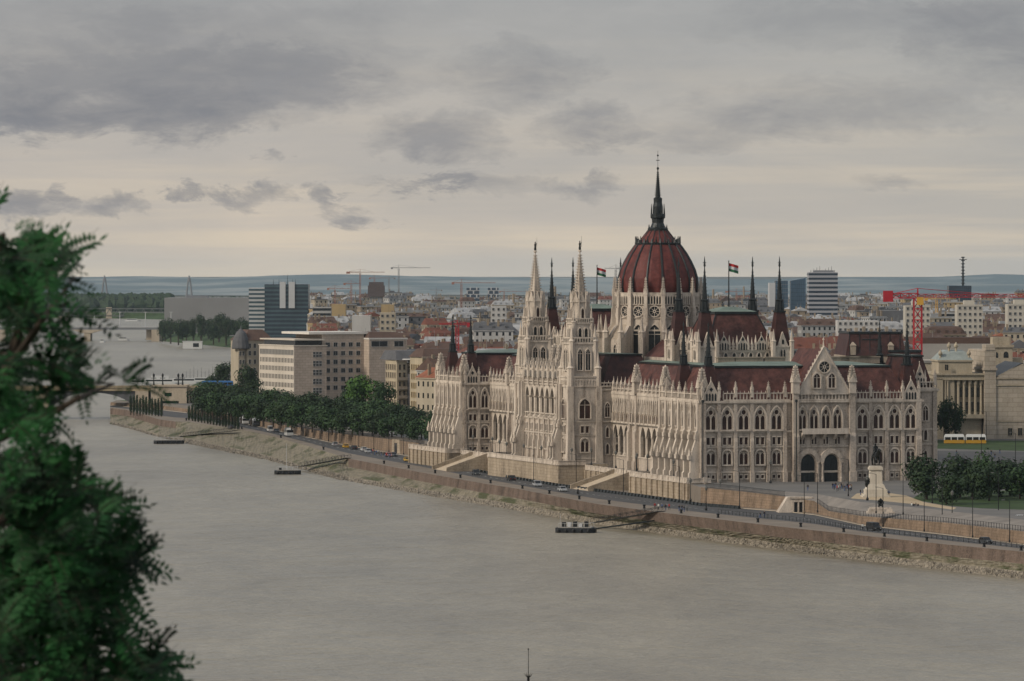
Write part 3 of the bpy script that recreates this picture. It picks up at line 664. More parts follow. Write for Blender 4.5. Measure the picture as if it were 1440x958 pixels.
# ------------------------------------------------------------------ riverbank terrain
WZ = -10.0
def interp(tab, x):
    if x <= tab[0][0]: (a,b),(c,d) = tab[0], tab[1]; return b+(x-a)*(d-b)/(c-a)
    for (a,b),(c,d) in zip(tab, tab[1:]):
        if x <= c: return b+(x-a)*(d-b)/(c-a)
    (a,b),(c,d) = tab[-2], tab[-1]; return d+(x-c)*(d-b)/(c-a)
SH = [(155,597),(224,616),(297,632.7),(380,649.3),(474,675),(589,695),(620,700),(850,737),(985,757),(1090,770),(1211,786.6),(1333,801),(1440,813),(1700,843),(2400,930)]
WB_ = [(155,590),(224,603),(262,611),(340,628),(490,657),(600,681),(725,700),(788,711),(840,721),(985,739),(1090,752.6),(1211,764.7),(1333,780.5),(1440,792.7),(1700,822),(2400,905)]
WT = [(155,574),(180,577),(224,590),(247,593),(264,593),(339,604.5),(380,613),(430,626.5),(490,645),(600,666),(680,680),(725,687),(788,699.4),(840,709),(944,722.5),(1090,740),(1211,753),(1333,766),(1440,776),(1700,803),(2400,880)]
L3 = [(155,570),(224,575),(300,584),(340,594),(400,607),(460,620),(540,634),(607,645),(700,668),(800,684),(921,699),(985,709),(1040,713),(1108,718),(1145,722),(1211,737),(1333,751),(1440,764.7),(1700,792),(2400,866)]
L4T = [(155,566),(224,570),(300,580),(340,588),(400,598),(460,608),(540,617),(607,623)]
L4R = [(985,684),(1040,691),(1108,699),(1145,705),(1165,719),(1211,726),(1333,735.6),(1440,747.7),(1700,770),(2400,835)]
ST_X = sorted(set([155,167,180,200,224,235,247,262,280,300,320,339,360,380,400,415,430,445,460,475,490,540,589,620,680,725,788,840,900,944,985,1040,1090,1108,1130,1145,1165,1211,1270,1333,1390,1440,1550,1700,2000,2400]))
rows = []
for x in ST_X:
    s = onz(x, interp(SH,x), WZ-.5); s = (s[0],s[1]); s0 = onz(x, interp(SH,x), WZ)
    wt = onz(x, interp(WT,x), QZ); has_wall = x >= 490 or x <= 247
    # the shore point on the perpendicular-ish sight line of this station; wall foot just in front of the wall
    wbz = -7.0 if has_wall else QZ-.7
    wb = onz(x, interp(WB_,x), wbz) if has_wall else (wt[0]+(s0[0]-wt[0])*.08, wt[1]+(s0[1]-wt[1])*.08)
    if has_wall:                       # keep the wall near vertical: foot under the lip, pulled 0.5 m out
        d = math.hypot(s0[0]-wt[0], s0[1]-wt[1]); t = min(1.6/d, .3); wb = (wt[0]+(s0[0]-wt[0])*t, wt[1]+(s0[1]-wt[1])*t)
    l3 = onz(x, interp(L3,x), QZ)
    if x <= 607: yt = interp(L4T,x); z4 = CAMZ-(yt-HOR)*l3[1]/FPX
    elif x >= 985: yt = interp(L4R,x); z4 = CAMZ-(yt-HOR)*l3[1]/FPX
    else: z4 = 0.0
    z4 = max(min(z4,0.2),QZ+.05); ri = l3
    if 612 <= x <= 978: u_ = uW(x,1.5); l3 = W(1.5,u_)
    l4 = (l3[0]+.12, l3[1]+.6)
    rows.append(dict(x=x,sh=(s0[0],s0[1]-14,WZ-1.6),s0=(s0[0],s0[1],WZ),wb=(*wb,wbz),wt=(*wt,QZ),ri=(*ri,QZ),l3=(*l3,QZ),l4=(*l4,z4),wall=has_wall))
def sheet(name, ka, kb, mat, lo=-1e9, hi=1e9, sub=1, jit=0.0, dz=0.0, across=6, rocky=0.0):
    rr = [r for r in rows if lo <= r['x'] <= hi]; vs = []; fs = []
    # densify along the bank
    pts = []
    for r, q in zip(rr, rr[1:]):
        n = sub
        for i in range(n): t = i/n; pts.append([tuple(a+(b-a)*t for a,b in zip(r[k],q[k])) for k in (ka,kb)])
    pts.append([rr[-1][ka], rr[-1][kb]]); m = 1 if not jit else across
    for a, b in pts:
        for j in range(m+1):
            t = j/m; x,y,z = (p+(q-p)*t for p,q in zip(a,b)); jj = jit*(0 if j in (0,m) else 1)
            if rocky and jj: q = mathutils.noise.cell(Vector((x*1.3,y*.7,0))); q2 = mathutils.noise.cell(Vector((x*.45+9,y*.22,5))); z += rocky*(q*.6+q2*.6-.5)
            vs.append((x+R.uniform(-jj,jj)*1.5, y+R.uniform(-jj,jj)*2, z+dz+R.uniform(-jj,jj)))
    for i in range(len(pts)-1):
        for j in range(m): a = i*(m+1)+j; fs.append((a,a+m+1,a+m+2,a+1))
    return MB().add(vs,fs).build(name, mat)
m, nt, b = newmat('riverbank'); L = nt.links            # dry stones, grass patches
g = N(nt,'ShaderNodeNewGeometry'); n1 = N(nt,'ShaderNodeTexNoise',Scale=.09,Detail=6.0,Roughness=.7); mp = N(nt,'ShaderNodeMapping'); mp.inputs['Scale'].default_value=(1,.5,3); L.new(g.outputs[0],mp.inputs[0]); L.new(mp.outputs[0],n1.inputs[0])
vr = N(nt,'ShaderNodeTexVoronoi',Scale=.9); L.new(g.outputs[0],vr.inputs[0])
r1 = N(nt,'ShaderNodeValToRGB'); e=r1.color_ramp.elements; e[0].color=(.12,.105,.072,1); e[1].color=(.25,.215,.155,1); L.new(vr.outputs['Color'],r1.inputs[0])
r2 = N(nt,'ShaderNodeValToRGB'); e=r2.color_ramp.elements; e[0].position=.50; e[1].position=.60; e[0].color=(0,0,0,1); e[1].color=(1,1,1,1); L.new(n1.outputs[0],r2.inputs[0])
mx = N(nt,'ShaderNodeMix',data_type='RGBA'); mx.inputs[7].default_value=(.062,.066,.026,1); L.new(r2.outputs[0],mx.inputs[0]); L.new(r1.outputs[0],mx.inputs[6]); L.new(mx.outputs[2],b.inputs[0]); b.inputs['Roughness'].default_value=.95
M['bank'] = m
M['rocks'] = simple('shore_rocks',(.055,.047,.036),.95,0,.25,1.1,c2=(.29,.25,.195),world=True)
M['asphalt'] = simple('asphalt', (.075,.074,.074), .85, 0, .2, .06, world=True); M['prom'] = simple('promenade', (.21,.175,.14), .9, 0, .18, .08, world=True)
M['grass'] = simple('grass', (.035,.062,.018), .95, 0, .35, .08, world=True)
for r in rows: f_ = interp([(155,.3),(262,.3),(430,.2),(500,.38),(700,.48)],min(r['x'],700)); r['mid'] = tuple(p+(q-p)*f_ for p,q in zip(r['s0'],r['wb']))
struct(sheet('riverbank','sh','mid',M['rocks'],sub=70,jit=.07,across=16,rocky=.38)); struct(sheet('riverbank_verge','mid','wb',M['bank'],sub=10,jit=.12))
tag(sheet('quay_wall','wb','wt',M['brickwall'],490), 'long brown brick quay wall along the river below the promenade', 'quay wall')
tag(sheet('quay_wall','wb','wt',M['brickwall'],-1e9,247), 'short curved brick quay wall near the bridge abutment', 'quay wall')
struct(sheet('riverbank_edge','wb','wt',M['bank'],247,490,sub=4))
# quay deck: promenade strip, then the road
for r in rows:
    a, b2 = r['wt'], r['ri']; t = .36
    r['k1'] = tuple(p+(q-p)*t for p,q in zip(a,b2)); r['k2'] = tuple(p+(q-p)*.93 for p,q in zip(a,b2))
    r['k1u'] = (r['k1'][0],r['k1'][1],QZ+.0); r['k1d'] = (r['k1'][0],r['k1'][1]+.05,QZ-.13); r['k2d'] = (r['k2'][0],r['k2'][1],QZ-.13); r['k2u'] = (r['k2'][0],r['k2'][1]+.05,QZ)
struct(sheet('promenade','wt','k1u',M['prom'])); struct(sheet('kerb','k1u','k1d',M['stairs'])); struct(sheet('quay_road','k1d','k2d',M['asphalt'])); struct(sheet('kerb','k2d','k2u',M['stairs'])); struct(sheet('pavement','k2u','l3',M['prom']))
tag(sheet('retaining_wall','l3','l4',M['rubble'],-1e9,607), 'stone retaining wall between quay road and tree-lined street', 'retaining wall')
tag(sheet('retaining_wall','l3','l4',M['rubble'],985,2400), 'tan rubble retaining wall below the square and its railing', 'retaining wall')
struct(sheet('embankment','l3','l4',M['prom'],607,985))
# white centre dashes on the road
def onrow(t, x, ka='wt', kb='ri'):
    for r, q in zip(rows, rows[1:]):
        if r['x'] <= x <= q['x']:
            f = (x-r['x'])/(q['x']-r['x']); a = [r[ka][i]+(q[ka][i]-r[ka][i])*f for i in range(3)]; b = [r[kb][i]+(q[kb][i]-r[kb][i])*f for i in range(3)]
            return [a[i]+(b[i]-a[i])*t for i in range(3)]
def heading(t, x): a, b = onrow(t,x-4), onrow(t,x+4); return math.atan2(b[1]-a[1], b[0]-a[0])
d = MB(); x = 345
while x < 1600:
    p = onrow(.64,x); q = onrow(.64,x+3.5); dx, dy = q[0]-p[0], q[1]-p[1]; l = math.hypot(dx,dy) or 1; nx, ny = -dy/l*.09, dx/l*.09; zz = QZ-.13+.006
    d.add([(p[0]-nx,p[1]-ny,zz),(q[0]-nx,q[1]-ny,zz),(q[0]+nx,q[1]+ny,zz),(p[0]+nx,p[1]+ny,zz)],[(0,1,2,3)]); x += 8
M['paint'] = simple('road_paint', (.6,.6,.58), .7, 0, .1); struct(d.build('lane_marking', M['paint']))
# ------------------------------------------------------------------ the flat land and the far banks (one sheet)
up = [(150,588),(200,570),(255,545),(300,530),(335,515),(350,502),(330,490),(270,484),(200,478),(215,470),(240,462),(250,450),(120,447)]
upw = [onz(px,py,WZ) for px,py in up]
for r in rows:
    x = r['x']; k = min(1,max(0,(x-1108)/100)); d5 = 14+14*k if x >= 800 else 40
    r['l5'] = (r['l4'][0]+(.05*d5 if x>1100 else 0), r['l4'][1]+d5, 0.0 if x > 300 else r['l4'][2])
struct(sheet('square_paving','l4','l5',M['paving'],800)); struct(sheet('pavement','l4','l5',M['prom'],-1e9,800))
outer = [(x+ (25 if i < len(upw)-1 else 0), y+(0 if i<9 else 0), -1.5) for i,(x,y) in enumerate(upw)]
ring = [r['l5'] for r in reversed(rows)] + [(x,y,z) for x,y,z in outer] + [(-4000,7500,-1.5),(-26000,7500,-1),(-40000,45000,0),(60000,45000,0),(60000,900,0)]
import mathutils
from mathutils import geometry
loops = [[Vector(p) for p in ring]]
tri = geometry.tessellate_polygon([[Vector((p[0],p[1],0)) for p in ring]])
m, nt, b = newmat('land'); L = nt.links                   # grey town ground near, fields and woods far off
g = N(nt,'ShaderNodeNewGeometry'); n1 = N(nt,'ShaderNodeTexNoise',Scale=.0021,Detail=7.0); L.new(g.outputs[0],n1.inputs[0]); r1 = N(nt,'ShaderNodeValToRGB'); e=r1.color_ramp.elements
e[0].position=.4; e[0].color=(.04,.05,.03,1); e[1].position=.6; e[1].color=(.13,.12,.10,1); L.new(n1.outputs[0],r1.inputs[0])
sp = N(nt,'ShaderNodeSeparateXYZ'); L.new(g.outputs[0],sp.inputs[0]); mr = N(nt,'ShaderNodeMapRange'); mr.inputs[1].default_value=3500; mr.inputs[2].default_value=7000; L.new(sp.outputs[1],mr.inputs[0])
n2 = N(nt,'ShaderNodeTexNoise',Scale=.05,Detail=5.0); L.new(g.outputs[0],n2.inputs[0]); r2 = N(nt,'ShaderNodeValToRGB'); e=r2.color_ramp.elements; e[0].position=.3; e[0].color=(.11,.105,.10,1); e[1].position=.7; e[1].color=(.17,.16,.145,1); L.new(n2.outputs[0],r2.inputs[0])
mx = N(nt,'ShaderNodeMix',data_type='RGBA'); L.new(mr.outputs[0],mx.inputs[0]); L.new(r2.outputs[0],mx.inputs[6]); L.new(r1.outputs[0],mx.inputs[7]); L.new(mx.outputs[2],b.inputs[0]); b.inputs['Roughness'].default_value=.95
M['land'] = m
g_ = MB(); g_.add([tuple(p) for p in ring], [tuple(t) for t in tri]); 
for i in range(len(outer)):                                 # sloping far banks
    pass
gl = struct(g_.build('ground', M['land']))
fb = MB(); oo = [rows[0]['l5']]+outer; ww = [rows[0]['s0']]+[(x,y,WZ-1) for x,y in upw]
fb.add([*oo,*ww],[(i,i+1,len(oo)+i+1,len(oo)+i) for i in range(len(oo)-1)])
fb.add([(-26000,7500,-1),(-4000,7500,-1.5),outer[-1],(-26000,7470,WZ-1),(-4000,7470,WZ-1),(upw[-1][0],upw[-1][1],WZ-1)],[(0,1,4,3),(1,2,5,4)])
struct(fb.build('far_riverbank', M['grass']))
# the near hillside on the camera's side (below the frame)
h = MB(); prof = [(-60,57.2),(4,57),(14,53),(40,49),(150,34),(300,18),(480,3),(640,-4),(760,-5),(800,-11)]
h.add([(x,y,z) for y,z in prof for x in (-900,-300,-60,60,300,1200)],[(j*6+i,j*6+i+1,(j+1)*6+i+1,(j+1)*6+i) for j in range(len(prof)-1) for i in range(5)])
struct(h.build('hillside', M['grass']))
# water
m, nt, b = newmat('river_water'); L = nt.links
g = N(nt,'ShaderNodeNewGeometry')
b.inputs['Roughness'].default_value=.30; b.inputs['IOR'].default_value=1.33; b.inputs['Specular IOR Level'].default_value=.5
n3 = N(nt,'ShaderNodeTexNoise',Scale=.012,Detail=9.0,Roughness=.78); mp=N(nt,'ShaderNodeMapping'); mp.inputs['Scale'].default_value=(1,.35,1); mp.inputs['Rotation'].default_value=(0,0,.25); L.new(g.outputs[0],mp.inputs[0]); L.new(mp.outputs[0],n3.inputs[0])
r3 = N(nt,'ShaderNodeValToRGB'); e=r3.color_ramp.elements; e[0].position=.35; e[1].position=.65; e[0].color=(.185,.160,.118,1); e[1].color=(.31,.275,.205,1); L.new(n3.outputs[0],r3.inputs[0]); L.new(r3.outputs[0],b.inputs[0])
n1 = N(nt,'ShaderNodeTexNoise',Scale=.06,Detail=6.0,Roughness=.75); mp1=N(nt,'ShaderNodeMapping'); mp1.inputs['Scale'].default_value=(.55,.8,1); mp1.inputs['Rotation'].default_value=(0,0,.3); L.new(g.outputs[0],mp1.inputs[0]); L.new(mp1.outputs[0],n1.inputs[0])
n2 = N(nt,'ShaderNodeTexNoise',Scale=.03,Detail=5.0,Roughness=.6); L.new(mp1.outputs[0],n2.inputs[0])
ad = N(nt,'ShaderNodeMath',operation='MULTIPLY_ADD'); ad.inputs[1].default_value=1.2; L.new(n2.outputs[0],ad.inputs[0]); L.new(n1.outputs[0],ad.inputs[2])
bp = N(nt,'ShaderNodeBump',Strength=1.0,Distance=2.5); L.new(ad.outputs[0],bp.inputs['Height']); L.new(bp.outputs[0],b.inputs['Normal'])
w = MB(); w.add([(-30000,600,WZ),(30000,600,WZ),(30000,7600,WZ),(-30000,7600,WZ)],[(0,1,2,3)]); struct(w.build('river_water', m))
# hills
def ridge(name, Y, tab, base, mat, dep, seed):
    rr = random.Random(seed); m = MB(); xs = [-1200+i*20 for i in range(200)]; n = len(xs); K = 7; ph = [rr.uniform(0,6) for _ in range(8)]
    for j in range(K+1):
        t = j/K
        for px in xs:
            yy = interp(tab, px); zt = CAMZ-(yy-HOR)*Y/FPX; wob = sum(math.sin(px*.012*(k+1)+ph[k])/(k+1) for k in range(5))
            zt += rr.uniform(-1,1)*Y/17000*1.0
            y2 = Y - dep*(1-t)*(1+.12*wob); z = base+(zt-base)*(t**1.15)+ (0 if j in (0,) else 1.2*math.sin(px*.05+ph[6]))*(0 if j==K else 1)
            m.v.append(((px-720)/FPX*Y, y2, z))
    for px in xs: m.v.append(((px-720)/FPX*Y, Y+1500, -20))
    for j in range(K+1):
        for i in range(n-1): a = j*n+i; m.f.append((a,a+1,a+n+1,a+n)); m.m.append(0)
    return struct(m.build(name, mat, smooth=True))
m, nt, b = newmat('hazy_hill_land'); L = nt.links; g = N(nt,'ShaderNodeNewGeometry'); mp = N(nt,'ShaderNodeMapping'); mp.inputs['Scale'].default_value=(.0022,.0010,.012); L.new(g.outputs[0],mp.inputs[0])
n1 = N(nt,'ShaderNodeTexNoise',Scale=1.0,Detail=7.0,Roughness=.6); L.new(mp.outputs[0],n1.inputs[0]); r1 = N(nt,'ShaderNodeValToRGB'); e=r1.color_ramp.elements; e[0].position=.45; e[0].color=(.10,.145,.165,1); e[1].position=.60; e[1].color=(.24,.27,.27,1)  # pale blue-grey: part of the distance haze is put into the hill colour
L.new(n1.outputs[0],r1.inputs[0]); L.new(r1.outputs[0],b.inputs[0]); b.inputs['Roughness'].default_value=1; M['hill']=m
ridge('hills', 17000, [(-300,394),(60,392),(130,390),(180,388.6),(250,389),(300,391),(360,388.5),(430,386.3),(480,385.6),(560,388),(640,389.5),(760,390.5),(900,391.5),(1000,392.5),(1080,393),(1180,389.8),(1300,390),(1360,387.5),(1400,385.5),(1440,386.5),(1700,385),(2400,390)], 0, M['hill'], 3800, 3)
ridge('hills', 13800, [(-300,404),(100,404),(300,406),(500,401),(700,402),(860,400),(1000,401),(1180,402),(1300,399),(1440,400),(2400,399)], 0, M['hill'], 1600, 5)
# ================================================================== city
WALLC = {'cream':(.42,.36,.27),'pale grey':(.40,.39,.37),'white':(.50,.48,.45),'ochre':(.40,.29,.15),'tan':(.30,.235,.165),'pinkish':(.40,.28,.23),'dark grey':(.12,.12,.125)}
ROOFC = {'red-tiled':(.16,.058,.038),'brown':(.10,.06,.045),'slate-grey':(.105,.105,.11),'pale tin':(.34,.34,.34),'orange-tiled':(.26,.095,.05)}
MW = {k: simple('plaster_'+k.replace(' ','_'), c, .85, 0, .14, .12, streak=True) for k, c in WALLC.items()}
MR = {k: simple('roof_'+k.replace(' ','_').replace('-','_'), c, .75, 0, .22, .25) for k, c in ROOFC.items()}
GL = M['glass']
class HB:
    pass
def house_parts(r, w, d, h, roof, gable, mw, mr, winstep=3.0, fl=3.6, ww=1.15, wh=1.9):
    a, b = w/2, d/2; m = MB(); m.box(-a,a,-b,b,-3,h)
    nf = max(2,int(h/fl))
    for side in range(4):
        L = w if side in (0,2) else d; n = max(2,int(L/winstep)); c, s = math.cos(side*math.pi/2), math.sin(side*math.pi/2); off = b if side in (0,2) else a
        if side == 2: continue
        for k in range(n):
            x = -L/2+L*(k+.5)/n
            for f in range(nf):
                z = h*(f+.35)/nf
                q = [(x-ww/2,z),(x+ww/2,z),(x+ww/2,z+wh),(x-ww/2,z+wh)]
                m.add([(xx*c+(off+.06)*s, xx*s-(off+.06)*c, zz) for xx,zz in q],[(0,1,2,3)],1)
    for z in (h*.25,): m.box(-a-.15,a+.15,-b-.15,b+.15,z-.2,z)
    m.box(-a-.4,a+.4,-b-.4,b+.4,h-.01,h+.45)
    rf = MB(); e = .5
    if roof == 'pitch':
        rh = min(b,a)*gable
        if w >= d: rf.add([(-a-e,-b-e,h+.45),(a+e,-b-e,h+.45),(a+e,b+e,h+.45),(-a-e,b+e,h+.45),(-a*.96,0,h+rh),(a*.96,0,h+rh)],[(0,1,5,4),(2,3,4,5),(1,2,5),(3,0,4),(3,2,1,0)])
        else: rf.add([(-a-e,-b-e,h+.45),(a+e,-b-e,h+.45),(a+e,b+e,h+.45),(-a-e,b+e,h+.45),(0,-b*.96,h+rh),(0,b*.96,h+rh)],[(0,1,4),(1,2,5,4),(2,3,5),(3,0,4,5),(3,2,1,0)])
    elif roof == 'mansard':
        rf.frus(-a-.2,a+.2,-b-.2,b+.2,h+.45,-a+2,a-2,-b+2,b-2,h+4); rf.frus(-a+2,a-2,-b+2,b-2,h+4,-a+4,a-4,-b+4,b-4,h+5)
        for k in range(max(2,int(w/4.5))): x = -a+w*(k+.5)/max(2,int(w/4.5)); rf.box(x-.7,x+.7,-b+.3,-b+2.5,h+1.2,h+3)
    else:
        rf.box(-a+.1,a-.1,-b+.1,b-.1,h+.45,h+.6); rf.box(-a,a,-b,-b+.3,h+.45,h+1.3); rf.box(-a,a,b-.3,b,h+.45,h+1.3); rf.box(-a*.4,a*.2,-b*.3,b*.4,h+.6,h+3.2)
    chs = []
    for k in range(r.randint(1,4)):
        x, y = r.uniform(-a*.8,a*.8), r.uniform(-b*.6,b*.6); ch = MB(); chs.append(ch); ch.box(x-.6,x+.6,y-.35,y+.35,h+.5,h+(min(a,b)*gable if roof=='pitch' else 4)+r.uniform(.6,1.8))
    for k in range(r.randint(0,3)):
        x, y = r.uniform(-a*.8,a*.8), r.uniform(-b*.6,b*.6); rf.tube((x,y,h),(x,y,h+r.uniform(6,9)),.09,.05,3)
    if roof == 'pitch' and w > 16:
        for k in range(int(w/6)): x = -a+w*(k+.5)/int(w/6); rf.box(x-.7,x+.7,-b+1.2,-b+3.6,h+1.0,h+2.7)
    return m, rf, chs
rc = random.Random(21); cand = []
Y = 1960.0
while Y < 7700:
    for (p0,p1,y0,y1) in ((596,752,1960,9e3),(440,596,2560,9e3),(1296,1760,2160,9e3),(1168,1296,1880,9e3),(980,1168,5000,9e3),(752,870,5200,9e3),(436,470,2560,9e3),(752,1168,2250,5000),(1480,1760,1650,2160)):
        if not (y0 <= Y < y1): continue
        x = (p0-720)/FPX*Y; xe = (p1-720)/FPX*Y
        while x < xe:
            w = rc.uniform(10,23)*(1+max(0,Y-4500)/9000); d = rc.uniform(10,17)
            if rc.random() < .93: cand.append((Y+rc.uniform(-10,10), x+w/2, w, d))
            x += w+rc.uniform(-2,7)
    Y *= 1.021
avoid = [(1262,1318,1880,2200),(1189,1300,1700,1900),(1270,1310,2900,3050),(1343,1386,2900,3050),(1414,1450,2900,3050)]
cand = [c for c in cand if not any(a<=pxof(c[1],c[0])<=b and y0<=c[0]<=y1 for a,b,y0,y1 in avoid)]
cand.sort(key=lambda c: c[0]); far = MB(); FM = ['cream','pale grey','white','tan','ochre','dark grey']; FR = ['red-tiled','brown','slate-grey','pale tin','orange-tiled']
nh = 0
for i,(Y,x,w,d) in enumerate(cand):
    kw = rc.choices(['cream','pale grey','white','ochre','tan','pinkish','dark grey'],[24,22,20,7,18,5,3])[0]
    if Y < 3300: kr = rc.choices(['red-tiled','brown','slate-grey','pale tin','orange-tiled'],[13,38,33,14,2])[0]; rt = rc.choices(['pitch','mansard','flat'],[68,14,18])[0]
    else: kr = rc.choices(['red-tiled','brown','slate-grey','pale tin','orange-tiled'],[6,26,38,29,1])[0]; rt = rc.choices(['pitch','mansard','flat'],[35,8,57])[0]
    if rt == 'flat': kr = rc.choice(['slate-grey','pale tin','pale tin'])
    h = rc.uniform(13,21.5); 
    if Y > 4200: h = rc.choice([rc.uniform(10,18),rc.uniform(14,24)])
    if rc.random() < .04: h += 6
    rz = (A if x < 0 else .12)+rc.choice([0,0,0,.25,-.2])+rc.uniform(-.04,.04)
    m, rf, ch = house_parts(rc,w,d,h,rt,rc.uniform(.5,.75),kw,kr, 3.0 if Y<3600 else 4.2)
    pp = pxof(x,Y); shown = pp < 1446 and not (748 < pp < 1168 and Y < 5000)
    if nh < 290 and shown:
        nh += 1; H = empty('townhouse',(x,Y,0),rz); H['category'] = 'house'; H['group'] = 'houses of the city behind the parliament'
        side = 'left of the parliament' if pxof(x,Y) < 760 else 'right of the parliament dome'
        dist = 'close' if Y < 2350 else 'mid-distance' if Y < 2900 else 'distant' if Y < 3500 else 'far'
        sh = {'pitch':'pitched','mansard':'mansard','flat':'flat'}[rt]
        later(H, f'{{n}} {dist} {kw} house with {kr} {sh} roof, {side}')
        m.build('wall',[MW[kw],GL],H); rf.build('roof',MR[kr],H); [q.build('chimney',[MW['tan'] if kw!='tan' else MW['white']],H) for q in ch]
    else:
        c, s = math.cos(rz), math.sin(rz); FMI = FM.index(kw if kw in FM else 'cream'); FRI = FR.index(kr)
        for src, mi in [(m,None),(rf,len(FM)+1+FRI)]+[(q,3) for q in ch]:
            vs = [(x+a*c-b*s, Y+a*s+b*c, z) for a,b,z in src.v]; b0 = len(far.v); far.v += vs
            for f, q in zip(src.f, src.m): far.f.append(tuple(b0+t for t in f)); far.m.append(mi if mi is not None else (len(FM) if q==1 else FMI))
tag(far.build('distant_houses',[MW[k] for k in FM]+[GL]+[MR[k] for k in FR]), 'mass of small pale distant houses below the hills and around the city', 'houses', kind='stuff')
def add_windows(parent, items, mat=GL, frame=None, name='window'):      # items: (x, y, z, th, w, h); the 100 first as parts of their own, the rest as one
    cache = {}; rest = MB()
    for i,(x,y,z,th,w,h) in enumerate(items):
        if i < 100:
            k = (round(w,2),round(h,2))
            if k not in cache:
                q = MB(); q.box(-w/2,w/2,-.03,.02,0,h); q.box(-w/2-.12,w/2+.12,-.28,0,-.15,0,1); q.box(-w/2-.12,-w/2,-.2,0,0,h,1); q.box(w/2,w/2+.12,-.2,0,0,h,1); q.box(-w/2-.12,w/2+.12,-.2,0,h,h+.12,1); q.box(-.04,.04,-.08,-.03,0,h,1)
                cache[k] = q.mesh('window_unit',[mat,frame or MW['pale grey']])
            put(name,cache[k],parent,(x,y,z),th)
        else:
            c, s = math.cos(th), math.sin(th); rest.add([(x+a*c+.05*s, y+a*s-.05*c, zz) for a,zz in ((-w/2,z),(w/2,z),(w/2,z+h),(-w/2,z+h))],[(0,1,2,3)])
    if rest.v: rest.build('small_window',mat,parent)['kind'] = 'stuff'
def root(name, px, Y, rz, label, cat, z=0, group=None):
    return tag(empty(name,(*at(px,Y),z),rz), label, cat, group)
M['officestone'] = stone('office_stone',(.56,.455,.37),(.44,.355,.285),scale=.12,course=1.2); M['officesunlit'] = stone('office_stone_sunlit',(.62,.55,.46),(.50,.44,.36),scale=.1)  # second stone is paler: sun on the river face put into the colour
M['white'] = simple('white_roof_edge',(.66,.62,.56),.7,0,.06); M['asph_roof']=simple('roofing_felt',(.16,.15,.14),.9,0,.2,.2)
# office block by the river
B = root('office_building',414,2350,math.radians(22),'long beige stone office block with rows of small windows above the quay trees','building')
MB().box(0,15.6,0,48,-2,24.3).build('wall',M['officestone'],B); MB().box(-.25,0,0,48,-2,24.3).build('river_facade',M['officesunlit'],B)
MB().box(15.6,36,6,42,-2,29.6).build('wall',M['officestone'],B); MB().box(36,54.5,-1,34,-2,27.2).build('wall',M['officestone'],B)
MB().box(1.5,14,3,46,24.3,26.9).build('penthouse',M['glass'],B); MB().box(.2,15,.5,48.5,26.9,27.5).box(-.5,16,-.3,48.4,24.3,24.7).build('roof',M['officesunlit'],B)
MB().box(9,38,5.5,43,29.6,30.6).build('roof',M['white'],B); MB().frus(36,54,0,33,27.9,38,52,4,30,30.5).build('roof',MR['brown'],B); MB().box(35.8,54.8,-1.3,34.2,27.2,27.9).build('cornice',M['white'],B)
its = []
for r_ in range(5):
    z = 20.3-4.1*r_
    for (x,w) in ((9.6,1.1),(11.1,1.1),(12.6,1.1)):
        for dz in (0,1.25): its.append((x,0,z-1.0+dz,0,w,1.05))
for r_ in range(6):
    z = 25-3.95*r_
    for k in range(5): its.append((18.4+k*3.7,6,z-1.1,0,1.9,1.9))
for r_ in range(5):
    z = 19-4.0*r_
    for k in range(3): its.append((45.2+k*1.6,-1,z,0,1.2,2.4))
for x,w in ((41,8),(50.5,4.5)): its.append((x,-1,24.0,0,w,2.4))
for r_ in range(7):
    for k in range(23):
        its.append((-.25,1.2+k*2.03,20.4-3.75*r_,W_,.95,2.1))
add_windows(B,its)
# scaffolded apartment houses beside it
M['yellowplaster'] = simple('yellow_plaster',(.44,.37,.26),.85,0,.15,.2,streak=True); M['net'] = simple('scaffold_net',(.40,.37,.37),.9,0,.08,.3)
B = root('apartment_house',558,2040,math.radians(20),'ochre apartment house with grey scaffold netting across its middle','building')
MB().box(0,4.2,0,14,-2,23.2).build('wall',M['yellowplaster'],B); MB().box(4.2,13,1.5,20,-2,22).build('wall',M['stone_dark'],B)
MB().box(4.6,12.0,-.2,.0,0,18.0).box(12,12.2,-.2,1.4,0,18).build('scaffold_netting',M['net'],B); sc_ = MB()
for x in (4.7,6.5,8.3,10.1,11.9):
    sc_.tube((x,-.35,0),(x,-.35,19.5),.06,n=4)
for z in range(2,20,2): sc_.tube((4.6,-.35,z),(12,-.35,z),.05,n=4)
sc_.build('scaffold',M['iron'],B)
MB().frus(-.5,13.4,-.8,20,23.4,1,12,4,18,27).build('roof',MR['slate-grey'],B); MB().frus(2,10,-.8,12,23.5,5,12,4,14,26.4).build('roof',M['white'],B); MB().box(-.5,4.6,-.6,0.01,22.8,23.3).build('cornice',M['stone_dark'],B)
add_windows(B,[(0,y,z,W_,1.0,2) for y in (2,4.6,7.2,9.8,12.4) for z in (2,5.6,9.2,12.8,16.4,19.6)]+[(x,0,z,0,.9,2) for x in (1.2,3.1) for z in (2,5.6,9.2,12.8,16.4,19.6)]+[(6+k*2,1.5,18.6,0,1.2,2.4) for k in range(4)],frame=M['stone_dark'])
for z in (4.8,8.4,12,15.6): MB().box(.2,4.1,-1.1,-.05,z-.2,z).box(.2,4.1,-1.1,-1.0,z,z+1).build('balcony',M['stone_dark'],B)
B = root('apartment_house',594,2010,math.radians(20),'ochre apartment house with tall yellow arched windows next to the far pavilion','building')
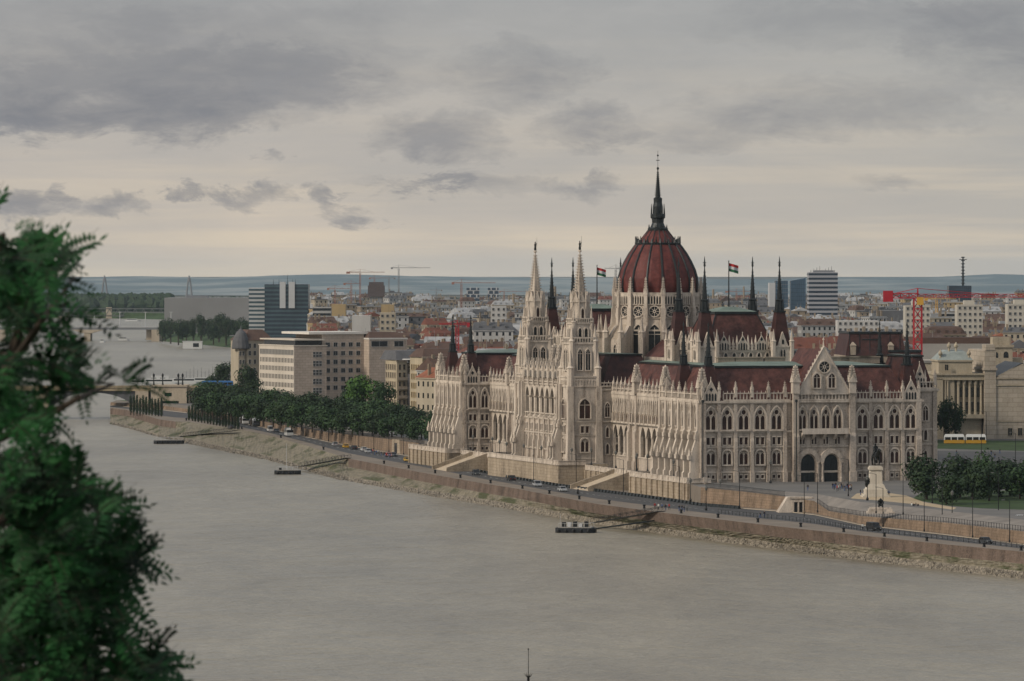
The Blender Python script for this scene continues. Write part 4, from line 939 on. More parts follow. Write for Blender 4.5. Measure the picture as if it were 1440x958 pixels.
MB().box(0,16,0,15,-2,25).build('wall',M['yellowplaster'],B); MB().box(4,9,-1.2,0,-2,25).build('bay',M['yellowplaster'],B); MB().frus(-.5,16.5,-1.5,15.5,25,2,14,4,12,28.3).build('roof',MR['brown'],B); MB().box(-.6,16.6,-1.7,-1.2,24.5,25.3).build('cornice',M['stone_dark'],B)
add_windows(B,[(0,y,z,W_,1.0,2) for y in (2,4.6,7.2,9.8,12.4) for z in (2,5.6,9.2,12.8,16.4,20)]+[(x,0,z,0,.9,2) for x in (1.2,3.0) for z in (2,5.6,9.2,12.8,16.4,20)]+[(x,-1.2,z,0,1.4,2.6) for x in (5.4,7.4) for z in (2,5.8,9.6,13.4,17.2,20.8)]+[(x,0,z,0,.9,2) for x in (11,13,15) for z in (5.6,9.2,12.8,16.4,20)],frame=MW['ochre'])
B = root('riverside_house',344,2420,math.radians(22),'cream corner house with grey domed turret beside the office block','building')
MB().box(0,14,0,20,-2,26).build('wall',MW['cream'],B); MB().box(-3,1,0,5,-2,22).build('turret',MW['cream'],B); MB().lathe(-1,2.5,[(4.2,22),(4.4,22.5),(3.9,26),(2.4,29.5),(.3,31.5),(.1,33)],14).build('turret_roof',MR['slate-grey'],B); MB().frus(-.5,14.5,-.5,20.5,26,4,11,6,14,31).build('roof',MR['brown'],B)
add_windows(B,[(x,0,z,0,1.1,2) for x in (2.5,5,8,11) for z in (3,7,11,15,19,22.5)]+[(x,0,z,0,.8,1.8) for x in (-2.2,-.6) for z in (3,7,11,15,19)])
# ministry with mansard roofs right behind the parliament
B = root('ministry_building',1189,1750,math.radians(4),'large building with dark mansard roofs behind the right end of the parliament','building')
MB().box(0,21,0,30,-1,30).box(21,27,3,30,-1,27).build('wall',M['stone_dark'],B)
m = MB(); m.frus(0,20.6,-.3,30,30,1.6,19.6,2,28,37.4); m.box(1.3,19.9,1.7,28.3,37.4,38.1,1); m.build('roof',[M['darkroof'],M['lead']],B)
m = MB(); m.frus(4,12,-.5,3,30,6,11.5,1.5,3,35.2); m.box(5.8,11.7,1.2,3,35.2,35.6,1); m.build('dormer',[M['darkroof'],M['lead']],B)
m = MB(); m.frus(14,27,-4,12,25,14.6,25.5,-2,10,31.2); m.box(14.4,25.8,-2.3,10.3,31.2,31.9,1); m.build('roof',[M['darkroof'],M['lead']],B)
for k in range(7): MB().box(1.5+k*2.6,2.5+k*2.6,6,8,38.0,39.0+.4*(k%3)).build('chimney',M['stone_dark'],B)
for x_ in (1.5,4.9,8.3,11.7,15.1,18.5): MB().tube((x_,-.35,30),(1.6+(x_-1.5)*1.02,1.95,37.4),.14,n=4).build('roof_seam',M['lead'],B)
for x_ in (2.6,15.5): MB().box(x_-.9,x_+.9,-.6,3,30.2,33.4).frus(x_-1.1,x_+1.1,-.8,3,33.4,x_-.2,x_+.2,.5,3,34.6).build('dormer',M['stone_dark'],B)
# court building with cupola, colonnade and pedimented wing
CS, CD = stone('court_stone',(.46,.39,.285),(.27,.225,.165),scale=.25), stone('court_stone_pale',(.50,.43,.345),(.38,.32,.255),scale=.12,course=1.6)
B = root('court_building',1316,1800,math.radians(3),'ornate stone court building with cupola and tall columns beyond the tram','building')
MB().box(0,16.5,2.5,40,-1,21).box(0,2.6,0,40,-1,21).box(4.8,6.6,.6,40,-1,21).build('wall',CS,B); MB().box(0,17,0,40,20.6,22.3).box(-.4,17.2,-.5,40,22.3,22.9).box(0,17,0,30,7.2,8.6).build('entablature',CS,B)
MB().box(1.2,13,1.2,20,22.9,27.0).box(.8,13.4,.8,20.4,27,27.6).build('attic',CS,B)
MB().frus(1,13.2,1,20,27.6,3.2,11,4,16,30.4).frus(3.2,11,4,16,30.4,4.2,10,6,14,31).build('cupola_roof',M['white'] if False else simple('weathered_zinc',(.27,.30,.28),.6,0,.2,.4),B)
for x,z in ((1.9,27.6),(5.3,30.2),(7.8,30.2),(11.9,27.6)): MB().lathe(x,2.2 if z<30 else 5,[(.5,z),(.3,z+1.4),(.75,z+2),(.75,z+2.5),(.1,z+3.6)],8).build('finial',CS,B)
for k in range(5): MB().lathe(8.1+k*2.0,1.2,[(.62,8.6),(.5,9.2),(.42,18.6),(.7,19.4),(.7,20.6)],10).build('column',CS,B)
for x in (3.4,4.3): MB().lathe(x,.6,[(.5,8.6),(.38,19.6),(.55,20.6)],10).build('column',CS,B)
add_windows(B,[(8.9+k*2.1,2.5,z,0,1.1,3.4) for k in range(4) for z in (9.5,14.6)]+[(3.8,0,24,0,1.2,2)],frame=CS)
MB().box(17,21,-1,40,-1,31).box(16.6,21.4,-1.4,40,24,24.8).box(17.4,20.6,-1.2,8,31,33).build('pylon',CD,B)
m = MB(); m.box(21,44,-.6,40,-1,21.2); m.xz([(20.6,21.2),(44,21.2),(44,22.5),(30.2,26.3)],-.9,0); m.build('wing_wall',CD,B)
m = MB(); m.add([(20.6,-1,21.6),(30.2,-1,26.6),(42,-1,20),(20.6,40,21.6),(30.2,40,26.6),(42,40,20)],[(0,1,4,3),(1,2,5,4)]); m.build('wing_roof',M['lead'],B)
MB().box(20.8,44,-.9,-.6,20.9,21.4).box(20.8,44,-.9,-.6,18.6,18.9).box(20.8,44,-.8,-.6,6.0,6.3).build('string_course',CS,B)
add_windows(B,[(x,-.6,1.2,0,1.5,2.6) for x in (26,29.5,36,40)],frame=CS)
# wide grey-roofed hall and arcaded turret house behind the court
B = root('hall_building',1298,2060,.02,'long grey-roofed building with a dark red ridge behind the court building','building')
MB().box(0,30,0,30,-1,22).build('wall',CS,B); MB().frus(-.5,30,-.5,30,22,-.5,30,8,22,29.5).build('roof',simple('grey_tin_roof',(.22,.205,.18),.7,0,.1,.1),B); MB().box(0,30,8,22,29.5,32).build('ridge_block',MR['brown'],B); MB().box(-.5,30.3,-.8,-.5,23,23.4).build('gutter',M['white'],B)
B = root('turret_house',1393,2000,.05,'square stone turret with round arched openings above the court building','building')
MB().box(0,8.6,0,9,-1,29).box(-.5,9.1,-.5,9.5,29,30).box(1,7.6,1,8,30,33).box(-1,13,2,12,-1,25).build('wall',CS,B)
MB().xz(arch(1.5,1.3,2.2,6,2,2,cx=2.2),-.07,-.03).build('arched_opening',M['glass'],B,(0,0,25)); MB().xz(arch(1.9,1.3,2.4,6,2,2,cx=6),-.07,-.03).build('arched_opening',M['glass'],B,(0,0,25))
# tower blocks
def slab(px0,px1,Y,ytop,label,mats,style,dep=18,name='tower_block',rz=0.0,ytop2=None,cat='tower block'):
    s = Y/FPX; w = (px1-px0)*s; z = CAMZ-(ytop-HOR)*s; z2 = z if ytop2 is None else CAMZ-(ytop2-HOR)*s
    B = root(name,px0,Y,rz,label,cat)
    m = MB(); m.add([(0,0,-2),(w,0,-2),(w,dep,-2),(0,dep,-2),(0,0,z),(w,0,z2),(w,dep,z2),(0,dep,z)],[(0,3,2,1),(4,5,6,7),(0,1,5,4),(1,2,6,5),(2,3,7,6),(3,0,4,7)]); m.build('wall',mats[0],B)
    n = max(3,int(min(z,z2)/3.4)); 
    if style == 'bands':
        q = MB()
        for k in range(n): zz = min(z,z2)*(k+.3)/n; q.box(-.1,w+.1,-.12,dep,zz,zz+min(z,z2)/n*.48)
        q.build('window_band',mats[1],B)
    elif style == 'grid':
        its = []; c = max(3,int(w/2.8))
        for k in range(n-1,0,-1):
            for j in range(c): its.append((w*(j+.5)/c,0,min(z,z2)*(k+.3)/n,0,1.2,1.4))
        add_windows(B,its)
    elif style == 'curtain':
        q = MB(); c = max(4,int(w/1.9))
        for j in range(c+1): q.box(w*j/c-.07,w*j/c+.07,-.16,0,0,min(z,z2))
        for k in range(n+1): q.box(0,w,-.16,0,min(z,z2)*k/n-.12,min(z,z2)*k/n+.12)
        q.build('mullion_grid',mats[1],B)
    return B, w, z
CG = simple('teal_curtain_glass',(.05,.085,.10),.25,0,.3,.05,spec=.6); CN = simple('navy_curtain_glass',(.020,.033,.05),.25,0,.3,.05,spec=.6); BL = simple('blue_curtain_glass',(.055,.10,.15),.25,0,.3,.05,spec=.6); PG = simple('pale_panel',(.50,.50,.50),.7,0,.06,.05); MG = simple('mid_grey_cladding',(.21,.215,.225),.7,0,.08,.05); PK = simple('warm_grey_cladding',(.24,.235,.23),.7,0,.1,.02)
B,w,z = slab(350,372,4500,405,'striped office wing with pale green floor bands left of the glass twin block',[PG,CG],'bands',30)
B,w,z = slab(372,433.5,4480,400,'dark blue-grey glass twin office block with two pale shafts',[CN,CG],'bands',34)
s = 4480/FPX
for a_,b_,yt in ((393.5,401.5,396.5),(406,414.5,396.5)): MB().box((a_-372)*s,(b_-372)*s,-1.2,8,26,CAMZ-(yt-HOR)*s).build('shaft',PG,B)
for p_ in (384,392,404,411,415): MB().tube(((p_-372)*s,5,46),((p_-372)*s,5,46+(9 if p_==404 else 5)),.35,.1,4).build('antenna',M['iron'],B)
B,w,z = slab(1137.5,1178,4200,383,'tall pale banded tower block right of the parliament dome',[simple('white_banded_concrete',(.36,.36,.38),.8,0,.05),CN],'bands',26)
for k in range(9): MB().tube((2+k*2.4,6,z),(2+k*2.4,6,z+2+(k*37%4)),.3,.12,4).build('antenna',M['iron'],B)
MB().box(4,w-3,3,14,z,z+1.6).build('roof_house',MG,B)
slab(1082,1090,4700,398,'narrow blank white slab tower left of the glass tower',[PG,PG],'none',25)
slab(1090.5,1108,4760,395,'pale blue glass tower behind the rightmost chamber spire',[BL,MG],'curtain',20)
slab(1112,1133,4650,395,'blue glass tower with slanted roofline beside the white banded tower',[BL,CN],'curtain',20,ytop2=391)
B,w,z = slab(1334.5,1366,5200,402,'dark navy glass tower carrying a tall antenna mast',[CN,BL],'curtain',24)
m = MB(); zt = CAMZ+(HOR-361)*5200/FPX; m.tube((15,10,z),(15,10,zt),1.1,.7,6)
for k in range(9): zz = z+(zt-z)*(k+.6)/9; m.lathe(15,10,[(1.0,zz),(2.0,zz+.3),(2.0,zz+.9),(1.0,zz+1.2)],8)
m.box(11.2,18.8,9.5,10.5,zt-3.2,zt-2.5); m.build('antenna_mast',M['lead'],B)
PB = simple('prefab_panel',(.50,.46,.39),.85,0,.08,.08)
for a_,b_,yt,Y_,t in ((1273,1308,430,3000,'behind the red crane mast'),(1346,1382,429,2980,'below the antenna tower'),(1417,1452,428,2960,'at the right edge')):
    B,w,z = slab(a_,b_,Y_,yt,f'cream prefabricated apartment block {t}',[PB,GL],'grid',16); MB().box(w*.3,w*.7,4,12,z,z+2.6).box(0,w,-.2,.0,z-.8,z+.3).build('roof_house',PB,B)
for a_,b_ in ((656,674),(686,701)):
    B,w,z = slab(a_,b_,6500,405,f'dark tower with staggered white checks, {"left" if a_<660 else "right"} one of the pair',[simple('check_dark',(.05,.07,.10),.5,0,.1),GL],'none',15)
    m = MB(); rr = random.Random(a_)
    for k in range(7):
        m.box(-.2,w+.2,-.3,-.05,5+k*4.6,5.9+k*4.6)
        for j in range(4):
            if (k+j)%2: m.box(w*j/4,w*j/4+1.6,-.3,-.05,5+k*4.6,9.6+k*4.6)
    m.build('white_panels',PG,B)
B,w,z = slab(520,538,6000,398,'unfinished concrete tower with scaffolding round its top',[simple('raw_concrete',(.34,.30,.26),.9,0,.1),GL],'none',14,cat='unfinished tower')
MB().box(-2.2,w+2.2,-2,16,z-16,z-3).box(-1,w+1,-1,15,z-3,z+1).build('scaffold',simple('scaffold_brown',(.10,.075,.07),.9,0,.2),B)
q = MB(); [q.box(w*(j+.5)/5-.8,w*(j+.5)/5+.8,-.15,0,3,z-17) for j in range(5)]; q.build('formwork',MG,B)
slab(231,352,5300,419,'vast windowless grey hall beyond the island trees',[PK,MG],'none',80,'shopping_hall',cat='hall')
B = root('rooftop_block',262,5320,0,'low dark rooftop block on the vast grey hall','rooftop block'); MB().box(0,22,0,20,29,32.5).build('wall',MG,B)
# yellow and white blocks seen over the office roof
for a_,b_,yt,Y_,k,t in ((466,486,428,3900,'ochre','yellow flat box building left of the unfinished tower'),(536,554,428.5,4100,'ochre','small yellow flat building right of the unfinished tower'),(495,521,444,2900,'white','white flat-roofed box building over the office roof'),(440,465,432,3700,'pale grey','grey banded office building beside the glass twin block'),(1178,1236,451,2900,'white','long white balconied apartment block right of the gable'),(534,556,440,2900,'cream','cream slab house with blind gable behind the office block'),(690,712,431,3300,'white','white box building below the checkered towers'),(1225,1290,437,3600,'dark grey','long dark low shed roof right of the white banded tower'),(1300,1345,440,3700,'pale grey','long pale shed behind the red crane')):
    slab(a_,b_,Y_,yt,t,[MW[k],GL],'grid' if (k=='white' and a_!=495) or k=='cream' else 'bands' if k=='pale grey' else 'none',20,'city_block',cat='building')
# chimneys
for px_,yt,Y_,r_ in ((780,403,6200,2.6),(722,413,6000,1.8),(1166-720+270,415,6200,1.2),(1003,407,6000,1.6),(1046,403,6400,1.3)):
    c_ = MB(); c_.lathe(0,0,[(r_,0),(r_*.75,CAMZ-(yt-HOR)*Y_/FPX)],12); o = c_.build('factory_chimney',MW['tan'],None,(*at(px_,Y_),0)); tag(o,None,'chimney','factory chimneys on the skyline'); later(o,'slim factory chimney on the hazy skyline, {n}')
# ---------------------------------------------------------------- cranes
CRED = simple('crane_red',(.40,.02,.03),.6,0,.08); CORG = simple('crane_orange',(.33,.17,.13),.6,0,.08); CGRY = simple('crane_grey',(.25,.25,.25),.6,0,.08); CYEL = simple('crane_yellow',(.6,.33,.05),.6,0,.08)
def lattice(m, p, q, w, n, t, up=(0,0,1)):
    p = Vector(p); q = Vector(q); d = (q-p); L_ = d.length; d.normalize(); u = d.cross(Vector((0,1,0))) if abs(d.y)<.9 else d.cross(Vector((0,0,1))); u.normalize(); v = d.cross(u)
    cs = [(u*a+v*b)*w/2 for a,b in ((1,1),(1,-1),(-1,-1),(-1,1))]
    for c_ in cs: m.tube(p+c_,q+c_,t,n=4)
    for k in range(n):
        a = p+d*L_*k/n; b = p+d*L_*(k+1)/n
        for i in range(4):
            c0, c1 = cs[i], cs[(i+1)%4]; m.tube(a+c0,b+c1,t*.7,n=3); m.tube(a+c0,a+c1,t*.7,n=3)
def crane(px,Y,yt,pl,pr,label,mat,w=2.2,t=.3,apex=4.0,z0=0,cw=True):
    s = Y/FPX; z = CAMZ-(yt-HOR)*s; x = (px-720)*s; C = tag(empty('tower_crane',(x,Y,0)),label,'crane','tower cranes over the city')
    m = MB(); lattice(m,(0,0,z0),(0,0,z),w,max(6,int((z-z0)/w/1.3)),t); m.build('mast',mat,C)
    L_ = (pl-px)*s; Rr = (pr-px)*s; cwx, jx = (L_,Rr) if abs(L_)<abs(Rr) else (Rr,L_)
    m = MB(); lattice(m,(0,0,z+.8),(jx,0,z+.8),w*.4,max(6,int(abs(jx)/w)),t*.5); m.build('jib',mat,C)
    m = MB(); lattice(m,(0,0,z+.8),(cwx,0,z+.8),w*.6,4,t*.8); m.build('counter_jib',mat,C)
    sg = 1 if cwx>0 else -1; MB().box(min(cwx,cwx-sg*abs(cwx)*.28),max(cwx,cwx-sg*abs(cwx)*.28),-w*.4,w*.4,z-w*.5,z+w*.9).build('counterweight',mat,C)
    m = MB(); m.tube((0,0,z+1),(0,0,z+apex+1),t*1.6,t,4); m.tube((0,0,z+apex+1),(jx*.6,0,z+1),t*.45,n=3); m.tube((0,0,z+apex+1),(cwx*.9,0,z+1),t*.45,n=3); m.build('apex',mat,C)
    return C
C = crane(1290.5,1900,419,1242,1480,'tall red lattice tower crane with yellow cab right of the parliament',CRED,2.9,.3,2.5); MB().box(-.4,2.0,-2.4,-.6,46.2,49).build('cab',CYEL,C)
crane(643,2500,458,617,662,'small bright red crane jib over the roofs behind the far pavilion spires',CRED,1.6,.25,1.5)
for a in ((506.4,5200,384,487,541,'pale crane with pinkish jib, tallest of the cluster over the unfinished tower',CORG),(526.6,6300,392,519,548,'red crane standing over the unfinished tower',CORG),(560.7,5600,377.7,549.6,605,'thin tall crane with its long jib pointing right over the skyline',CGRY),(546.9,6000,392,536,556,'short-jibbed grey crane between two taller skyline cranes',CGRY),(494,5200,400,483,507,'orange crane left of the unfinished tower, mid height',CORG),(471,5000,407,460,492,'lowest orange crane left of the unfinished tower',CORG),(648.8,4600,399,635,697,'orange crane beside the left checkered tower',CORG),(613.7,6200,409,604,622,'small faint crane left of the checkered towers',CGRY),(709,6300,411,702,740,'small faint crane right of the checkered towers',CORG),(1035.7,5800,411,1020,1060,'orange crane behind the chamber roof flagpole',CORG),(866,4200,379,850,873,'grey crane peeking beside the left edge of the dome',CGRY),(1317,4000,421.5,1300,1345,'small orange crane right of the red crane mast',CYEL)):
    crane(*a[:6],a[6],1.5,.2,3.0)
# ---------------------------------------------------------------- bridges
YW = stone('bridge_yellow_stone',(.42,.34,.22),(.28,.225,.15),scale=.15); PS = stone('bridge_pale_stone',(.50,.42,.32),(.34,.28,.21),scale=.15)
B = tag(empty('river_bridge',(0,2390,0)),'road bridge with yellow parapet and pale stone abutment crossing at the left','bridge'); s = 2390/FPX
X = lambda p: (p-720)*s
MB().box(X(-700),X(345),-1,14,3.0,4.4).build('deck',YW,B); MB().box(X(-700),X(211),-1.3,-1,4.4,5.5).box(X(264),X(345),-1.3,-1,4.4,5.5).build('parapet',YW,B)
m = MB(); m.box(X(213),X(229),-3,15,-6,5.0); m.box(X(229),X(252),-3,15,-1.6,5.0); m.box(X(252),X(263),-3,15,-6,5); m.box(X(229),X(252),-2.4,15,-6,-1.6,1) ; m.box(X(212),X(264),-3.5,15,5.0,5.8); m.build('abutment',[PS,M['glass']],B)
MB().box(X(232),X(242),-3.08,-3.02,.6,2.2).build('opening',GL,B)
for p0,p1 in ((60,200),(-100,60),(-260,-100)):
    m = MB(); m.arches(X(p0)+2,X(p1)-2,1,-9.0,-8,2.2,3.0,0,12,1.0,p=2,q=2,seg=20); m.build('arch_span',M['iron'] if False else MR['slate-grey'],B)
    MB().box(X(p1)-3,X(p1)+3,-3,15,-12,3).build('pier',PS,B)
for p_ in (265,283): MB().box(X(p_),X(p_+2),-.5,13,-6,3).build('pillar',PS,B)
for p_ in (216.5,229,251,257):
    o = MB(); o.lathe(0,0,[(.5,0),(.3,1),(.22,3.4),(.5,4),(.5,4.8),(.1,5.4)],8); o.box(-1.2,1.2,-.1,.1,3.0,3.3); o = o.build('bridge_lamp',M['iron'],None,(X(p_),2389,5.8)); tag(o,None,'lamp','dark lamp columns on the bridge abutment'); later(o,'dark ornate lamp column on the bridge abutment, {n}')
BLU = simple('tram_blue',(.03,.12,.30),.5,0,.1); TW_ = simple('vehicle_white',(.6,.6,.58),.4,0,.05)
def longbus(name,px,Y,z,L_,rz,label,cat,body,top,hh=3.0,group=None):
    B = tag(empty(name,(*at(px,Y),z),rz),label,cat,group); n = max(2,int(L_/9)) if L_>13 else 1
    for k in range(n):
        x0, x1 = -L_/2+L_*k/n+.2, -L_/2+L_*(k+1)/n-.2
        MB().box(x0,x1,-1.25,1.25,.4,1.5).build('body',body,B); MB().box(x0+.05,x1-.05,-1.2,1.2,1.5,2.5).build('window_band',GL,B); m = MB(); m.frus(x0,x1,-1.25,1.25,2.5,x0+.4,x1-.4,-.9,.9,hh+.25)
        q = x0
        while q < x1: m.box(q,min(x1,q+.3),-1.27,1.27,1.5,2.5); q += 2.2
        m.build('roof',top,B)
        for sx in (x0+1.4,x1-1.4):
            for sy in (-1.1,1.1): put('wheel',WHL,B,(sx,sy,.45))
    return B
def wheel_mesh():
    m = MB(); 
    for k in range(12):
        pass
    b = []
    for y in (-.13,.13):
        b += [(.45*math.cos(2*math.pi*k/14),y,.45*math.sin(2*math.pi*k/14)) for k in range(14)]
    m.add(b,[(k,(k+1)%14,14+(k+1)%14,14+k) for k in range(14)]+[tuple(range(14)),tuple(range(27,13,-1))]); return m.mesh('wheel',simple('tyre',(.02,.02,.02),.8,0,.1))
WHL = wheel_mesh()
longbus('bus',306,2393,4.4,15,0,'long blue bus crossing the yellow bridge','bus',BLU,BLU)
TY = simple('tram_yellow',(.48,.26,.03),.45,0,.05)
longbus('tram',1357,1752,-.2,14.6,-.04,'yellow and white tram in front of the court building','tram',TY,TW_,3.2)
# far bridges
B = tag(empty('far_road_bridge',(0,5000,0)),'low grey road bridge across the far river with one arch pier','bridge'); s = 5000/FPX
MB().box(X(-300),X(237),0,25,1.2,3.4).build('deck',MG,B); MB().box(X(-300),X(237),-.4,0,3.3,4.2).build('parapet',PG,B)
m = MB(); m.box(X(118),X(127),0,24,-12,-2); m.frus(X(118),X(127),0,24,-2.5,X(100),X(145),0,24,1.2); m.build('pier',PS,B)
m = MB(); m.box(X(213),X(224),0,24,-12,1.2); m.box(X(205),X(213),6,24,-9,1.2); m.build('pier',PS,B)
m = MB(); m.box(X(0),X(8),0,24,-12,-2); m.frus(X(0),X(8),0,24,-2.5,X(-18),X(26),0,24,1.2); m.build('pier',PS,B)
for p_ in (132,168,204,240): o = MB(); o.lathe(0,0,[(.5,0),(.3,15)],6); o.box(-1.6,1.6,-.2,.2,14.6,15); o = o.build('bridge_light_mast',PG,None,(X(p_),5005,3.4)); tag(o,None,'light mast','light masts on the far bridge'); later(o,'pale light mast on the low far bridge, {n}')
B = tag(empty('railway_bridge',(0,7350,0)),'thin dark railway truss bridge in front of the far woods','bridge'); s = 7350/FPX
m = MB(); 
for z_ in (-7,3.2): m.box(X(-200),X(300),0,6,z_,z_+1.4)
p_ = -200
while p_ < 300: m.tube((X(p_),0,-6),(X(p_+6),0,3.5),.5,n=4); m.tube((X(p_+6),0,3.5),(X(p_+12),0,-6),.5,n=4); p_ += 12
m.build('truss',simple('rust_steel',(.12,.13,.12),.8,0,.1),B)
for p_ in (10,80,149,215): MB().box(X(p_),X(p_)+8,0,6,-12,-7 if p_!=149 else 6).build('pier',PS,B)
for p_, l_ in ((147,'left'),(266,'right')):
    s = 9500/FPX; B = tag(empty('cable_bridge_pylon',(X(p_),9500,0)),f'tall A-shaped grey bridge pylon on the hazy horizon, {l_} one','pylon','cable bridge pylons on the horizon')
    m = MB(); m.tube((-7,0,-5),(-1.3,0,44),2.0,1.5,6); m.tube((7,0,-5),(1.3,0,44),2.0,1.5,6); m.tube((0,0,38),(0,0,49),2.2,1.2,6); m.box(-5,5,-1,1,12,14); m.build('pylon_leg',MG,B)
# ================================================================== vegetation
def leafmat(name, a, b, sc_=1.2):
    m, nt, bs = newmat(name); L = nt.links; g = N(nt,'ShaderNodeNewGeometry'); n1 = N(nt,'ShaderNodeTexNoise',Scale=sc_,Detail=3.0); L.new(g.outputs['Position'],n1.inputs[0])
    r = N(nt,'ShaderNodeValToRGB'); e = r.color_ramp.elements; e[0].position=.35; e[0].color=(*a,1); e[1].position=.68; e[1].color=(*b,1); L.new(n1.outputs[0],r.inputs[0]); L.new(r.outputs[0],bs.inputs[0]); bs.inputs['Roughness'].default_value=.7; bs.inputs['Specular IOR Level'].default_value=.25
    return m
M['leaf'] = leafmat('tree_leaves',(.015,.038,.012),(.042,.082,.025),.35); M['leafd'] = leafmat('dark_tree_leaves',(.013,.028,.011),(.030,.055,.020),.35); M['leafl'] = leafmat('light_tree_leaves',(.035,.085,.014),(.075,.15,.03),.35)
M['bark'] = simple('bark',(.055,.042,.032),.9,0,.3,3)
def crown_mesh(seed, mat, n=1500, leaf=.55, lobes=9, flat=1.0, column=False):     # unit crown: about 1 wide, 1 high, base at 0
    r = random.Random(seed); m = MB(); L_ = []
    for k in range(lobes):
        if column: L_.append(((r.uniform(-.06,.06),r.uniform(-.06,.06),.1+.85*k/lobes),.40*(1-.5*abs(k/lobes-.35)),.2))
        else:
            a = r.uniform(0,6.28); q = r.uniform(.08,.30); z = r.uniform(.22,.76); L_.append(((q*math.cos(a),q*math.sin(a),z),r.uniform(.19,.29),r.uniform(.16,.25)))
    for i in range(n):
        c, rr, rz = r.choice(L_); rr *= 1.08; u = r.uniform(-1,1); a = r.uniform(0,6.28); s = math.sqrt(1-u*u); k = r.uniform(.55,1.06)
        p = Vector((c[0]+rr*s*math.cos(a)*k, c[1]+rr*s*math.sin(a)*k, c[2]+rz*u*k)); nrm = Vector((s*math.cos(a)+r.uniform(-.6,.6), s*math.sin(a)+r.uniform(-.6,.6), u+r.uniform(-.3,.8))).normalized()
        t = nrm.orthogonal().normalized(); b = nrm.cross(t); ang = r.uniform(0,3); t, b = t*math.cos(ang)+b*math.sin(ang), b*math.cos(ang)-t*math.sin(ang); h = leaf*r.uniform(.5,1.1)/2
        m.add([tuple(p-t*h-b*h*.6),tuple(p+t*h-b*h*.5),tuple(p+t*h*.7+b*h*.7),tuple(p-t*h*.6+b*h*.6)],[(0,1,2,3)])
    return m.mesh('crown',mat)
def trunk_mesh(seed):
    r = random.Random(seed); m = MB(); m.tube((0,0,-.1),(.01,0,.5),.035,.022,7)
    for k in range(6): a = k*1.05+r.uniform(-.3,.3); m.tube((0,0,.25+.04*k),(.3*math.cos(a),.3*math.sin(a),.55+.05*k),.014,.005,5)
    return m.mesh('trunk',M['bark'])
CR = {'mid':[crown_mesh(s,M['leaf'],1700,.075) for s in (1,2,3)], 'dark':[crown_mesh(s,M['leafd'],1700,.075) for s in (4,5)], 'light':[crown_mesh(s,M['leafl'],1700,.075) for s in (6,)], 'col':[crown_mesh(s,M['leafd'],900,.11,10,column=True) for s in (7,8)]}
TKM = [trunk_mesh(s) for s in (1,2)]; rt_ = random.Random(5)
def tree(x, y, z, h, w, kind, label, group=None, name='tree', cat='tree', low=.10):
    T = empty(name,(x,y,z),rt_.uniform(0,6.28)); T['category'] = cat
    if group: T['group'] = group
    t = put('trunk',rt_.choice(TKM),T,(0,0,0),0,(h*.9,h*.9,h)); c = put('crown',rt_.choice(CR[kind]),T,(0,0,h*low*.55),0,(w,w,h*(1-low*.35)))
    later(T,label); return T
def ptree(px, yb, yt, wpx, kind, label, z=0.0, group=None, **k):
    x, y = onz(px,yb,z); s = y/FPX; return tree(x,y,z,(yb-yt)*s,wpx*s*1.15,kind,label,group,**k)
# plane trees above the quay
for i in range(24):
    px_ = 284+i*14.1+rt_.uniform(-2,2); yb = interp([(284,582),(345,592),(460,607),(540,614),(610,620)],px_)
    ptree(px_,yb,yb-36-rt_.uniform(0,8),40,'mid' if i%3 else 'dark','round green plane tree in the front row above the quay road, {n}',0,'plane trees along the quay street',low=-.10)
for i in range(18):
    px_ = 296+i*16.5+rt_.uniform(-3,3); yb = interp([(296,572),(345,580),(460,594),(540,602),(610,606)],px_)
    ptree(px_,yb,yb-38-rt_.uniform(0,9),44,rt_.choice(['mid','dark']),'green plane tree in the second row behind the quay street, {n}',0,'plane trees along the quay street',low=-.10)
for a in ((511,597,522,50,'light','tall bright green tree before the office block'),(540,598,531,36,'mid','tall green tree between office block and apartment house'),(490,590,541,34,'dark','dark round tree at the foot of the office block'),(350,566,510,36,'dark','big dark tree left of the office block'),(313,548,507,34,'dark','dark tree standing by the bridge end'),(296,552,527,22,'dark','small dark tree by the bridge end'),(331,553,526,26,'mid','bushy tree right of the bridge end'),(576,606,574,30,'dark','dark tree under the scaffolded apartment house'),(608,612,574,28,'dark','dark tree against the far parliament pavilion'),(555,604,566,34,'dark','dark tree below the ochre apartment house'),(1330,620,556,34,'dark','tall dark tree before the court building columns'),(1344,620,568,26,'dark','dark round tree left of the tram'),(1322,616,556,20,'dark','dark narrow tree beside the parliament right end'),
    (1303,706,643,50,'mid','broad tree leftmost in the park'),(1331,713,670,40,'mid','small round tree at the front of the park'),(1350,703,642,48,'dark','dark wide tree in the middle of the park'),(1374,698,630,34,'light','tallest green tree in the park'),(1391,708,660,38,'mid','low round green tree in the park'),(1405,702,648,46,'dark','dark broad tree right of the park centre'),(1434,705,658,38,'light','lighter green tree near the right edge of the park'),(1455,702,645,40,'dark','dark tree cut by the right edge'),(1368,706,655,34,'dark','dark tree behind the small round park tree'),(1420,700,652,34,'mid','green tree at the back of the park')):
    pk = a[0]>1290 and a[1]>650; ptree(a[0],a[1],a[2]-(9 if pk else 0),a[3]*(1.34 if pk else 1),('mid' if pk and a[4]=='light' else 'dark' if pk else a[4]),a[5],-.6 if pk else 0,low=(-.04 if pk else .1))
for i in range(17):
    px_ = 266+i*4.3; yb = interp([(264,591),(335,604)],px_)
    ptree(px_,yb,yb-20-rt_.uniform(0,6),5.2,'col','dark columnar tree in the right clump beside the quay road, {n}',QZ,'columnar trees by the quay road',name='columnar_tree',low=.1)
